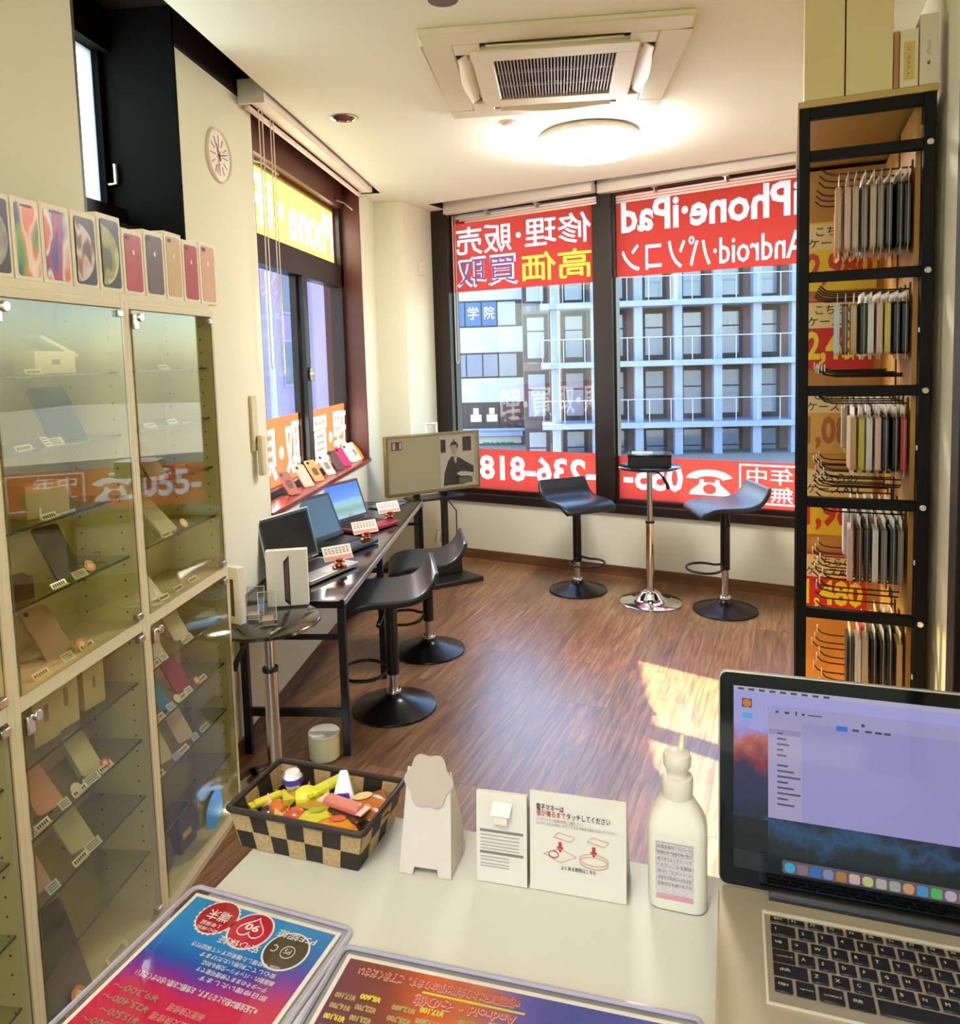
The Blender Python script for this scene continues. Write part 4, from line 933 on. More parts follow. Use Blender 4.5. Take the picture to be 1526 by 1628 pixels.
# middle cabinet, upper door
t = carton('white phone box with its lid propped open on the top shelf', 90, 590, .12, .07, .055, 'EADFB4', mark=(-.012, .012, .022, .034))
MB().box(-.06, .06, -.035, .035, .058, .066).xf(Matrix.Translation((0, .01, .01)) @ Matrix.Rotation(math.radians(24), 4, 'Y')).build('lid', mat('carton EADFB4', 'EADFB4', .6), t)
price_tag('price tag on the top shelf in front of the white open box', 55, 588)
phone('dark blue tablet leaning on the second shelf', 112, 690, '1C3448', .10, .16, 32, 70, 'tablet', 'tablet', screen='1E3A50', cam_=False)
price_tag('price tag at the left end of the second shelf', 40, 712); info_tag('clear info tag below the dark blue tablet', 92, 706, 'DAD4BC', .05)
info_tag('round topped white tag beside the dark blue tablet', 78, 690, 'E0E4E8', .02, .03)
carton('beige carton lying open on the third shelf', 84, 825, .11, .06, .08, 'CBB884', 72); price_tag('price tag below the beige carton', 80, 822)
t = thing('acrylic_stand', 'white edged acrylic bracket on the third shelf', 'display stand', (-1.205, cpos(90, 812)[0], 1.2915), math.radians(88)); MB().box(-.06, .06, 0, .003, 0, .004).box(-.06, -.056, 0, .003, .004, .03).build('bracket', WHITE, t)
phone('dark brown phone leaning on the fourth shelf', 112, 900, '4A3C26', .072, .15, 33, 74); seal('orange flower shaped tag beside the dark brown phone', 146, 884, 'E88A30', .016)
info_tag('clear info tag under the dark brown phone', 130, 900, 'D8CE9C', .045); price_tag('price tag below the dark brown phone', 95, 924)
t = thing('charging_cable', 'thin grey cable loop on the fourth shelf', 'cable', (-1.26, cpos(175, 880)[0], 1.122)); MB().tube([(0, .035 * math.cos(a * PI / 9), .012 + .01 * math.sin(a * PI / 9)) for a in range(18)], .0018, 6, closed=True).build('loop', mat('cable grey', '8A7C50', .5), t)
carton('dark brown box at the left of the fourth shelf', 36, 958, .08, .06, .05, '5A3C1E', 60)
phone('dusky pink phone leaning behind the lower rail of the upper door', 98, 1022, 'B8926A', .075, .15, 40, 74, logo=True); seal('orange flower shaped tag beside the dusky pink phone', 133, 1010, 'E88A30', .016)
price_tag('price tag on the middle board below the dusky pink phone', 139, 1022); info_tag('clear info tag on the middle board', 110, 1022, 'D8CE9C', .035); price_tag('price tag at the near end of the middle board', 66, 1062)
# middle cabinet, lower door
carton('white phone box standing upright, left of three on a lower shelf', 82, 1172, .075, .05, .125, 'CFC286', mark=(-.006, .006, .05, .09)); carton('white phone box standing upright, in the middle of three', 113, 1150, .075, .05, .14, 'D6C98E', mark=(-.006, .006, .055, .1)); carton('white phone box standing upright, right of three', 157, 1123, .07, .05, .13, 'D2C488', mark=(-.004, .004, .05, .08))
phone('pale yellow phone box leaning on the shelf below the three boxes', 148, 1212, 'E4DCA0', .06, .12, 40, 72, 'phone_box', 'box', .02, False); seal('red round tag beside the pale yellow box', 169, 1192, 'D86A4A', .014); info_tag('clear info tag under the pale yellow box', 148, 1212, 'D8D2A8', .05); price_tag('price tag right below the pale yellow box', 169, 1216)
phone('rose pink phone leaning at the left of the same shelf', 82, 1262, 'E6A880', .068, .14, 48, 72); seal('candy coloured round tag beside the rose pink phone', 124, 1238, 'E8D8DC', .015); info_tag('clear info tag under the rose pink phone', 105, 1256, 'DCD8C0', .03); price_tag('price tag right of the rose pink phone', 129, 1262)
seal('red and white round tag near the left frame', 48, 1298, 'D85A40', .014); info_tag('clear info tag near the left frame', 53, 1312, 'DCD8C0', .03); price_tag('price tag near the left frame', 68, 1312)
phone('pale green grey phone leaning on the lowest glass shelf', 133, 1332, 'C9C28E', .07, .14, 45, 72); info_tag('clear info tag beside the pale green grey phone', 151, 1330, 'DCD8B4', .05); price_tag('price tag below the pale green grey phone', 130, 1372)
phone('lilac pink phone leaning by the left frame on the lowest glass shelf', 62, 1412, 'D9B0A8', .07, .14, 42, 72); info_tag('blue white info tag below the lilac pink phone', 88, 1404, 'C6D6E2', .034)
phone('large dark brown tablet leaning on the cabinet floor', 104, 1592, '2E1B0D', .16, .235, 24, 74, 'tablet', 'tablet', cam_=False); seal('orange round tag on the cabinet floor', 128, 1545, 'E89030', .02); info_tag('long white label on the cabinet floor beside the orange tag', 128, 1574, 'D8CFA6', .085, .02); info_tag('long white label at the right of the cabinet floor', 188, 1500, 'DED6B0', .075, .018)
# far cabinet, upper door
price_tag('red and white price tag on the top shelf of the far cabinet', 262, 585); price_tag('price tag at the left of the second shelf of the far cabinet', 240, 684); price_tag('red and white price tag on the second shelf of the far cabinet', 275, 676)
phone('brown gold phone leaning on the third shelf of the far cabinet', 256, 762, '9A6A34', .07, .14, 38, 74); carton('small tan box at the right of the third shelf', 290, 742, .05, .05, .03, 'A08448')
phone('white phone leaning on the fourth shelf of the far cabinet', 270, 838, 'E2DAB4', .07, .14, 50, 74); seal('orange flower shaped tag beside the white phone of the fourth shelf', 296, 838, 'EAA860', .016); price_tag('price tag below the white phone of the fourth shelf', 266, 852)
phone('cream phone leaning on the middle board of the far cabinet', 246, 934, 'E6D8AC', .07, .14, 45, 74)
for i, (lab, px, py) in enumerate((('first price tag from the left on the middle board of the far cabinet', 262, 948), ('second price tag from the left on the middle board of the far cabinet', 285, 934), ('third price tag from the left on the middle board of the far cabinet', 308, 920))): price_tag(lab, px, py, i == 2)
# far cabinet, lower door: four shelves of handsets
for lab, px, py, c in (('cream white handset at the right of the first lower shelf', 290, 1002, 'E6DEBE'), ('white handset at the left of the first lower shelf', 250, 1030, 'E2DCC8'),
        ('red handset leaning on the second lower shelf', 292, 1086, 'A81E22'), ('bright blue handset leaning on the second lower shelf', 258, 1112, '1E8AC0'),
        ('silver pink handset on the third lower shelf', 296, 1164, 'D2B4A0'), ('cream handset at the left of the third lower shelf', 262, 1196, 'DCCFA8'), ('dark handset at the far left of the third lower shelf', 246, 1160, '6A5A50')):
    phone(lab, px, py, c, .06, .13, 40, 66)
for lab, px, py, c in (('blue white tag beside the cream white handset', 303, 1004, 'D4DCEC'), ('white card on the first lower shelf', 262, 1028, 'F0F0E0'), ('pale blue tag right of the bright blue handset', 274, 1114, 'A4D4EC'), ('pale blue tag right of the silver pink handset', 312, 1160, '9CC4E4'), ('lilac tag right of the cream handset', 283, 1190, 'AEB0E4'), ('lilac tag at the left of the third lower shelf', 250, 1134, 'C6C0E0'), ('white tag below the red handset', 302, 1086, 'E8E4DC')):
    info_tag(lab, px, py, c)
for lab, px, py in (('yellow price tag on the first lower shelf, right', 298, 1020), ('yellow price tag on the first lower shelf, left', 247, 1056), ('yellow price tag below the red handset', 322, 1084), ('yellow price tag below the bright blue handset', 290, 1114), ('yellow price tag below the silver pink handset', 326, 1160), ('yellow price tag below the cream handset', 293, 1196), ('yellow price tag at the left of the third lower shelf', 254, 1142), ('yellow price tag at the left of the fourth lower shelf', 254, 1236)):
    price_tag(lab, px, py)
seal('orange round tag beside the red handset', 315, 1074, 'D88A40', .013); seal('pink round tag at the left of the second lower shelf', 243, 1044, 'E4B4B4', .013); seal('white round tag beside the bright blue handset', 284, 1104, 'E8DCD8', .013); seal('lilac round tag at the left of the fourth lower shelf', 250, 1228, 'D8D0E8', .013)
# bottom of the far cabinet
t = thing('accessory_bag', 'black bag of accessories on the floor of the far cabinet', 'bag', (-1.27, 2.06, .082), math.radians(84))
MB().lathe([(.0001, 0), (.05, 0), (.058, .03), (.05, .09), (.03, .12), (.0001, .13)], 14).xf(Matrix.Diagonal((1.3, .9, 1, 1))).build('pouch', mat('bag black', '1E1A16', .4, bump=(40, .8)), t)
MB().tube([(.0, 0, .11), (-.03, 0, .14), (0, 0, .155), (.03, 0, .14), (.01, 0, .11)], .004, 8).build('strap', BLACK, t)
t = thing('accessory_box', 'dark box with a yellow label on the floor of the far cabinet', 'box', (-1.265, 2.20, .082), math.radians(84))
bx('carton', -.045, .045, -.04, .04, 0, .12, mat('dark carton', '24282A', .5), t, .002); bx('yellow_label', -.03, .015, -.0415, -.04, .04, .06, YELLOW, t)
t = thing('acc_box', 'grey box at the right of the floor of the far cabinet', 'box', (-1.265, 2.33, .082), math.radians(84)); t.name = 'grey_carton'
bx('carton', -.05, .05, -.04, .04, 0, .1, mat('grey carton', '9A9484', .5), t, .002)

# phone boxes along the cabinet tops
def apple_mark(par, c, h_, y, m):
    g = MB(); pts = []
    for i in range(28):
        a = 2 * PI * i / 28; r = h_ * (.40 + .035 * math.cos(2 * a + PI))
        p_ = Vector((c[0] + r * math.cos(a), y, c[1] - h_ * .08 + r * .95 * math.sin(a)))
        if math.cos(a) > .82: p_.x -= h_ * .16 * (math.cos(a) - .82) / .18
        pts.append(p_)
    g.add(pts, [tuple(range(28))]); g.add([(c[0], y, c[1] + h_ * .34), (c[0] + h_ * .14, y, c[1] + h_ * .40), (c[0] + h_ * .16, y, c[1] + h_ * .56), (c[0] + h_ * .02, y, c[1] + h_ * .48)], [(0, 1, 2, 3)])
    return g.build('emblem', m, par, smooth='flat')
def wallpaper(name, cols, scale=2.2, seed=0.0):
    m = bpy.data.materials.new(name); m.use_nodes = True; nt = m.node_tree; b = nt.nodes['Principled BSDF']; N = nt.nodes.new; L = nt.links.new
    tc = N('ShaderNodeTexCoord'); mp = N('ShaderNodeMapping'); mp.inputs['Location'].default_value = (seed, seed * .7, 0); mp.inputs['Rotation'].default_value = (0, .6, 0)
    nz = N('ShaderNodeTexNoise'); nz.inputs['Scale'].default_value = scale; nz.inputs['Detail'].default_value = 0.0; nz.inputs['Distortion'].default_value = .5
    cr = N('ShaderNodeValToRGB'); cr.color_ramp.elements[0].position = .3; cr.color_ramp.elements[1].position = .7
    cr.color_ramp.elements[0].color = lin(cols[0]); cr.color_ramp.elements[1].color = lin(cols[-1])
    for i, c in enumerate(cols[1:-1]): k = cr.color_ramp.elements.new(.3 + .4 * (i + 1) / (len(cols) - 1)); k.color = lin(c)
    L(tc.outputs['Generated'], mp.inputs[0]); L(mp.outputs[0], nz.inputs['Vector']); L(nz.outputs[0], cr.inputs[0]); L(cr.outputs[0], b.inputs['Base Color']); b.inputs['Roughness'].default_value = .35
    return m
def device_box(label, px0, px1, py0, py1, front, kind, dep=.06, side=None):
    q0 = hx(px0, py1, XC - .01); q1 = hx(px1, py1, XC - .01); qt = hx((px0 + px1) / 2, py0, XC - .01)
    w = q1.y - q0.y - .003; hgt = qt.z - 1.846
    t = thing('phone_box', label, 'box', (XC - .012, (q0.y + q1.y) / 2, 1.846), PI / 2, 'phone boxes along the cabinet tops')
    bx('carton', -w / 2, w / 2, 0, dep, 0, hgt, mat('box side ' + (side or 'EFE6CC'), side or 'EFE6CC', .5), t, .0015)
    pw, ph_ = w * .80, hgt * .88
    b = MB().extr([(x, -.0012, z) for x, z in rrect(pw, ph_, pw * .12, cx=0, cy=hgt * .49)], (0, .0012, 0)).build('device_picture', front if not isinstance(front, str) else mat('device ' + front, front, .4), t)
    if kind == 'back':
        apple_mark(b, (0, hgt * .66), w * .16, -.002, WHITE)
        MB().extr([(x, -.0022, z) for x, z in rrect(pw * .24, pw * .13, pw * .05, cx=-pw * .3, cy=hgt * .87)], (0, .0008, 0)).build('camera_picture', BLACK, b)
    if kind == 'front':
        MB().extr([(x, -.002, z) for x, z in rrect(pw * .5, pw * .07, pw * .03, cx=0, cy=hgt * .905)], (0, .0008, 0)).build('notch_picture', BLACK, b)
    if kind in ('moon', 'earth', 'green'):
        col = {'green': wallpaper('green planet picture', ['4A5A24', 'A8A848', '7A8A3A', 'C8C890'], 2.2, 2.7), 'moon': mat('moon picture', 'BDB6AC', .5, vary=(30, '8C8680')), 'earth': wallpaper('planet picture', ['3A3A40', 'B8862A', 'C8CCD4', 'C89A3A', '6A4A1A'], 2.6, 1.3)}[kind]
        pts = [(x, -.0021, z) for x, z in [(-pw * .48, hgt * .08)] + [(-pw * .48 + pw * .9 * math.sin(a * PI / 20), hgt * .46 - ph_ * .44 * math.cos(a * PI / 20)) for a in range(1, 20)] + [(-pw * .48, hgt * .86)]]
        MB().add(pts, [tuple(range(len(pts)))]).build('planet_picture', col, b, smooth='flat')
    return t
device_box('phone box with a grey moon picture, cut off by the left picture edge', -22, 26, 306, 452, '2A201C', 'moon')
device_box('phone box with a green, orange and white picture', 28, 72, 318, 455, wallpaper('wallpaper green orange', ['2A3478', '58A838', 'E8741E', 'F2E6D0', 'E8741E'], 1.6, .3), 'front')
device_box('phone box with a red and purple picture', 73, 119, 328, 459, wallpaper('wallpaper red purple', ['3A3A90', 'C8142E', '5A3A90', 'F0E4D8', 'D8622A'], 1.6, 2.1), 'front')
device_box('phone box with a golden planet on black', 121, 161, 340, 462, '1A1410', 'earth')
d5 = device_box('phone box with a green planet on black', 162, 199, 344, 466, '1A1410', 'green', dep=.075)
device_box('first red backed phone box from the left', 200, 233, 368, 468, 'B02418', 'back')
device_box('phone box with a dark grey device and a dark side', 234, 266, 370, 470, '55443C', 'back', dep=.09)
device_box('gold backed phone box between the dark and the red one', 267, 294, 372, 473, 'C8A868', 'back')
device_box('second red backed phone box, right of the gold one', 295, 320, 385, 475, 'A8201E', 'back')
device_box('rose gold backed phone box at the right end of the row', 321, 347, 387, 476, 'D4A484', 'back')
# ------------------------------------------------------------------ accessory display rack on the right
RK0 = Vector((.762, 2.496, 0)); RW_, RD_ = .372, .90
RACKB = mat('rack black', '0A0807', .6, spec=.2); PLY = woodmat('plywood board', 'A8742E', 'CC9A4E', (3, 3, 1.2), .5)
rk = thing('display_rack', 'tall black display rack with plywood backing beside the right wall', 'display rack', RK0, -RA)
BARZ = [2.25, 1.877, 1.517, 1.157, .79, .43, .08]
for x in (.016, RW_ - .016):
    for y in (.016, RD_ - .016): bx('post', x - .016, x + .016, y - .016, y + .016, 0, 2.38, RACKB, rk, .002)
for z in BARZ + [2.378]:
    for y in (.016, RD_ - .016): bx('end_bar', .032, RW_ - .032, y - .014, y + .014, z - .032, z, RACKB, rk, .002)
for z in BARZ + [2.378]: bx('side_bar', RW_ - .03, RW_ - .002, .032, RD_ - .032, z - .032, z, RACKB, rk, .002)
bx('top_board', -.004, RW_ + .004, -.004, RD_ + .004, 2.38, 2.40, mat('top board', 'B89A54', .5), rk, .002)
bx('end_board', .02, RW_ - .02, RD_ - .05, RD_ - .036, .05, 2.36, PLY, rk)
bx('side_board', RW_ - .046, RW_ - .032, .05, RD_ - .05, .05, 2.36, PLY, rk)
MB().box(RW_ - .048, RW_ - .046, .40, .435, .06, 2.36).build('slotted_upright', RACKB, rk)
for z in BARZ[:6]: MB().cyl((RW_ - .016, -.001, z - .016), (RW_ - .016, -.012, z - .016), .0095, n=16).build('bolt_head', CHROME, rk, .002)
for z in BARZ[1:6]: bx('edge_clip', RW_ - .036, RW_ - .031, .002, .01, z - .20, z - .185, WHITE, rk, .001)
TIERS = [('top', 2.25), ('second', 1.877), ('third', 1.517), ('fourth', 1.157), ('fifth', .79), ('lowest', .43)]
TIERS = [('top', 2.218), ('second', 1.845), ('third', 1.485), ('fourth', 1.125), ('fifth', .758)]
HV = [.10, .21, .32, .47, .58, .70]
hookmesh = MB().tube([(RW_ - .046, 0, 0), (.11, 0, 0), (.085, 0, .006), (.066, 0, .024)], .0028, 6).box(RW_ - .05, RW_ - .046, -.012, .012, -.02, .02).build('hook', mat('hook wire', '2A221C', .3, metal=.5), rk)
first = True
for tn, z in TIERS:
    for k, v_ in enumerate(HV):
        o_ = hookmesh if first else hookmesh.copy()
        if not first: COL.objects.link(o_); o_.parent = rk
        first = False; o_.location = (0, v_, z - .03)
tabhook = MB().tube([(RW_ - .046, 0, 0), (.13, 0, 0), (.10, 0, .006), (.085, 0, .022)], .0028, 6).box(.083, .086, -.016, .016, .010, .034, 1).build('hook', [mat('hook wire', '2A221C', .3, metal=.5), mat('hook tab', 'CFC4B4', .4)], rk)
first = True
for tn, z in TIERS[1:]:
    for k in range(9):
        o_ = tabhook if first else tabhook.copy()
        if not first: COL.objects.link(o_); o_.parent = rk
        first = False; o_.location = (.012 * (k % 3) - .02, .09 + .075 * k, z - .300 - .006 * (k % 2))
# packs on the hooks
PACKC = [('clear', 'B8A68A'), ('black', '1C1714'), ('brown', '5A3A28'), ('grey', '7A7068'), ('white', 'D8D6D2'), ('dark green', '2E3A2A'), ('tan', 'C09A62'), ('pale pink', 'D8B0A4'), ('red', 'B03038'), ('pale blue', 'BCD0E0'), ('yellow', 'C8B03A')]
SLEEVE = glass('clear sleeve', (250, 246, 238), 1.35)
WORD = ['first', 'second', 'third', 'fourth', 'fifth', 'sixth', 'seventh', 'eighth', 'ninth']
def mkpack(cname, c):
    t = thing('phone_case_pack', 'pack', 'phone case pack', (0, 0, -5), -RA)
    MB().extr([(-.010, y, z) for y, z in rrect(.085, .155, .012, cx=0, cy=-.112)], (.017, 0, 0)).build('case', mat('pack case ' + c, c, .4), t, .001)
    MB().box(-.0005, .0005, -.046, .046, -.205, -.002).build('sleeve', mat('pack card', 'D6C8B0', .35, coat=.6), t)
    MB().box(-.0008, .0008, -.046, .046, -.03, -.006).build('header_card', mat('pack header', 'EDE6D6', .5), t)
    return t
PROTO = {}
def pack(ci, x, v_, z, label, group, scale=1.0, rzj=0.0):
    cname, c = PACKC[ci]
    if ci not in PROTO: PROTO[ci] = t = mkpack(cname, c)
    else: t = copy_thing(PROTO[ci])
    t.location = RK0 + RU * x + RV * v_ + Vector((0, 0, z)); t.rotation_euler = (0, 0, -RA + rzj); t.scale = (1, scale, scale); t['label'] = label; t['group'] = group
    return t
PLAN = {'top': [(0, [6, 7, 0, 3, 0, 3, 5, 1, 1], 1.28), (1, [0, 7, 0, 0, 7, 3], 1.2), (2, [7, 8, 2, 7, 0, 3], 1.15), (3, [2, 7, 8, 7, 0, 8, 7, 0], 1.1), (4, [8, 7, 0, 7, 8, 7, 0, 7], 1.1)],
        'second': [(0, [9, 2, 6, 5, 4, 7, 10, 1, 1], 1.05), (1, [4, 0, 7, 8, 0, 2], 1.0), (2, [0, 7, 1, 2, 0], 1.0)],
        'third': [(0, [6, 10, 4, 7, 1, 1, 8], 1.12), (1, [1, 1, 5, 1, 2], 1.05), (2, [1, 3, 1], 1.0), (3, [0, 3, 7, 0, 1, 2, 1], 1.0), (4, [3, 0, 7, 2, 1, 0], 1.0)],
        'fourth': [(0, [7, 2, 1, 4, 3, 5, 3], 1.15), (1, [2, 1, 3, 0, 1, 2], 1.0), (2, [4, 9, 1, 0, 3, 2, 1], 1.0), (3, [1, 2, 3, 0, 1, 3], .95)],
        'fifth': [(0, [1, 4, 0, 1, 1, 1, 6], 1.15), (1, [8, 0, 3, 1, 1], 1.0), (2, [8, 2, 0], 1.0)]}
ROWN = ['front hook', 'second hook', 'third hook', 'fourth hook', 'fifth hook']
rnd = random.Random(3)
for tn, z in TIERS:
    for hk, cols, scl in PLAN[tn]:
        n_ = len(cols); x1 = RW_ - .062; step = min(.024, .215 / n_)
        for i, ci in enumerate(cols):
            x = x1 - step * (n_ - 1 - i)
            pack(ci, x, HV[hk], z - .033, '%s case pack, %s from left on the %s, %s tier' % (PACKC[ci][0], WORD[i], ROWN[hk], tn), 'phone case packs on the rack', scl, rnd.uniform(-.06, .06))
# price placards in front of the end board
def placard(label, x0, x1, z0, z1, bg, num, numc, head=True):
    t = thing('price_placard', label, 'price sign', RK0 + RU * 0 + RV * (RD_ - .056), -RA, 'price placards in the rack')
    bx('board', x0, x1, -.004, 0, z0, z1, mat('placard ' + bg, bg, .5), t)
    w, h_ = x1 - x0, z1 - z0
    if head:
        MB().quad((x0 + .005, -.0045, z0 + h_ * .60), (x1 - .005, -.0045, z0 + h_ * .60), (x1 - .005, -.0045, z1 - .008), (x0 + .005, -.0045, z1 - .008)).build('header_band', mat('placard cream', 'EAD9A0', .5), t, smooth='flat')
        lettering(t, 'こちらの', (x0 + .04, -.005, z0 + h_ * .80), (1, 0, 0), (0, 0, 1), w * .62, h_ * .13, INK, .02)
        lettering(t, 'ケースALL', (x0 + .012, -.005, z0 + h_ * .63), (1, 0, 0), (0, 0, 1), w * .80, h_ * .13, INK, .02)
    nh = h_ * (.50 if head else .7)
    nl = lettering(t, num, (x0 + .006, -.005, z0 + h_ * .06), (1, 0, 0), (0, 0, 1), w * .92, nh, mat('placard figure ' + numc, numc, .45), .035, name='price_figures')
    return t
YB_, RB_ = 'E8C828', 'C8201A'
placard('yellow price sign with red 2,980 figures near the top of the rack', .035, .30, 1.87, 2.15, YB_, '2,980', 'C03A1E')
placard('red price sign with yellow 2,480 figures in the second tier', .035, .29, 1.545, 1.83, RB_, '2,480', 'EFE02E')
placard('tan price sign with brown 1,080 figures in the third tier', .035, .28, 1.19, 1.475, 'D2A850', '1,080', 'A8641E')
placard('yellow price sign with red 1,980 figures in the fourth tier', .035, .30, .84, 1.125, YB_, '1,980', 'C8301A')
placard('red price sign with yellow 1,480 figures in the fifth tier', .035, .28, .50, .76, RB_, '1,480', 'F0E82E')
# cartons standing on the rack
def rack_box(label, x0, x1, y1, h_, c, mk=None, name='carton_box'):
    t = thing(name, label, 'box', RK0 + RU * ((x0 + x1) / 2) + Vector((0, 0, 2.401)), -RA, 'boxes on top of the rack'); w = (x1 - x0) / 2
    bx('carton', -w, w, .0, y1, 0, h_, mat('rack carton ' + c, c, .6), t, .002)
    return t
rack_box('tall plain tan box at the left on top of the rack', .014, .126, .26, .36, 'D6C58C'); rack_box('tall plain tan box second from the left on top of the rack', .130, .256, .26, .365, 'D8C890')
rack_box('thin brown box edge between the tall and the short boxes', .258, .272, .2, .165, 'A8764A')
t = rack_box('short pale box with a yellow label on top of the rack', .274, .322, .12, .165, 'DDD2AE')
bx('label', -.014, .014, -.001, 0, .02, .13, mat('yellow label', 'CDB86A', .5), t)
lettering(t, 'TYPE C', (.004, -.0015, .03), (0, 0, 1), (-1, 0, 0), .09, .009, mat('label ink', '9A7A3A', .6))
t = rack_box('short grey white box with a dark dot on top of the rack, nearest the wall', .325, .372, .12, .2, 'D8CCB4')
lettering(t, 'iPhone', (.004, -.0008, .085), (0, 0, 1), (-1, 0, 0), .04, .010, mat('faint ink', 'A08C74', .6))
apple_mark(t, (0, .062), .013, -.0008, mat('emblem brown', '8A4A2A', .5))

# ------------------------------------------------------------------ sales counter
ZC = .998; CA = math.radians(-12.7); CU = Vector((math.cos(CA), math.sin(CA), 0)); CV = Vector((-math.sin(CA), math.cos(CA), 0))
CK = Vector((-.395, 1.028, 0))          # its far left corner
COUNTER = mat('white counter laminate', 'D0CEC6', .32, spec=.45)
ct = thing('sales_counter', 'white sales counter in the foreground', 'counter', CK, CA)
bx('counter_top', 0, .99, -1.0, 0, ZC - .03, ZC, COUNTER, ct, .002)
bx('body_panel', .02, .97, -.98, -.03, 0.0, ZC - .03, mat('counter body', 'DAD2BC', .6), ct)
def cw(px, py, z=0.0): return hz(px, py, ZC + z)
# woven basket of sweets
BKP = [hz(*p, ZC + .055) for p in ((365, 1283), (447, 1212), (643, 1246), (570, 1332))]
bc = sum(BKP, Vector()) / 4
bk = thing('basket', 'black and tan checkered woven basket full of wrapped sweets', 'basket', (bc.x, bc.y, ZC + .001), CA)
BLK = mat('basket black strip', '241A14', .6, bump=(200, .3)); TAN = mat('basket tan strip', 'B99A6E', .7, vary=(60, 'A4855A'), bump=(220, .4))
bw_, bd_, bh_ = .099, .060, .056; tp = .88
def bpt(side, u, v, off=0.0):
    k = tp + (1 - tp) * v; W_, D_ = bw_ * k, bd_ * k
    return {0: Vector((-W_ + 2 * W_ * u, -D_ - off, bh_ * v)), 1: Vector((W_ + off, -D_ + 2 * D_ * u, bh_ * v)), 2: Vector((W_ - 2 * W_ * u, D_ + off, bh_ * v)), 3: Vector((-W_ - off, D_ - 2 * D_ * u, bh_ * v))}[side]
wv = MB()
for sd in range(4):
    nu = 7 if sd % 2 == 0 else 4; nv = 2
    for i in range(nu):
        for j in range(nv):
            m_ = (i + j + (0 if sd in (0, 2) else 0)) % 2; o_ = .0012 if m_ else .0002
            u0, u1 = i / nu, (i + 1) / nu; v0, v1 = [0, .46, .95][j], [0, .46, .95][j + 1]
            A = [bpt(sd, u0, v0, o_), bpt(sd, u1, v0, o_), bpt(sd, u1, v1, o_), bpt(sd, u0, v1, o_)]; B = [p + (Vector((0, 0, 0)) - Vector((p.x, p.y, 0))).normalized() * .0025 for p in A]
            wv.add(A + B, [(0, 1, 2, 3), (7, 6, 5, 4), (0, 4, 5, 1), (1, 5, 6, 2), (2, 6, 7, 3), (3, 7, 4, 0)], m_)
wv.box(-bw_ * tp, bw_ * tp, -bd_ * tp, bd_ * tp, 0, .003, 0)
wv.build('woven_body', [BLK, TAN], bk, smooth='flat')
rim = [Vector((x, y, bh_)) for x, y in rrect(2 * bw_ + .004, 2 * bd_ + .004, .006, 3)]
MB().tube(rim, .0042, 8, closed=True).build('rim', mat('basket rim', '2A1A12', .5), bk)
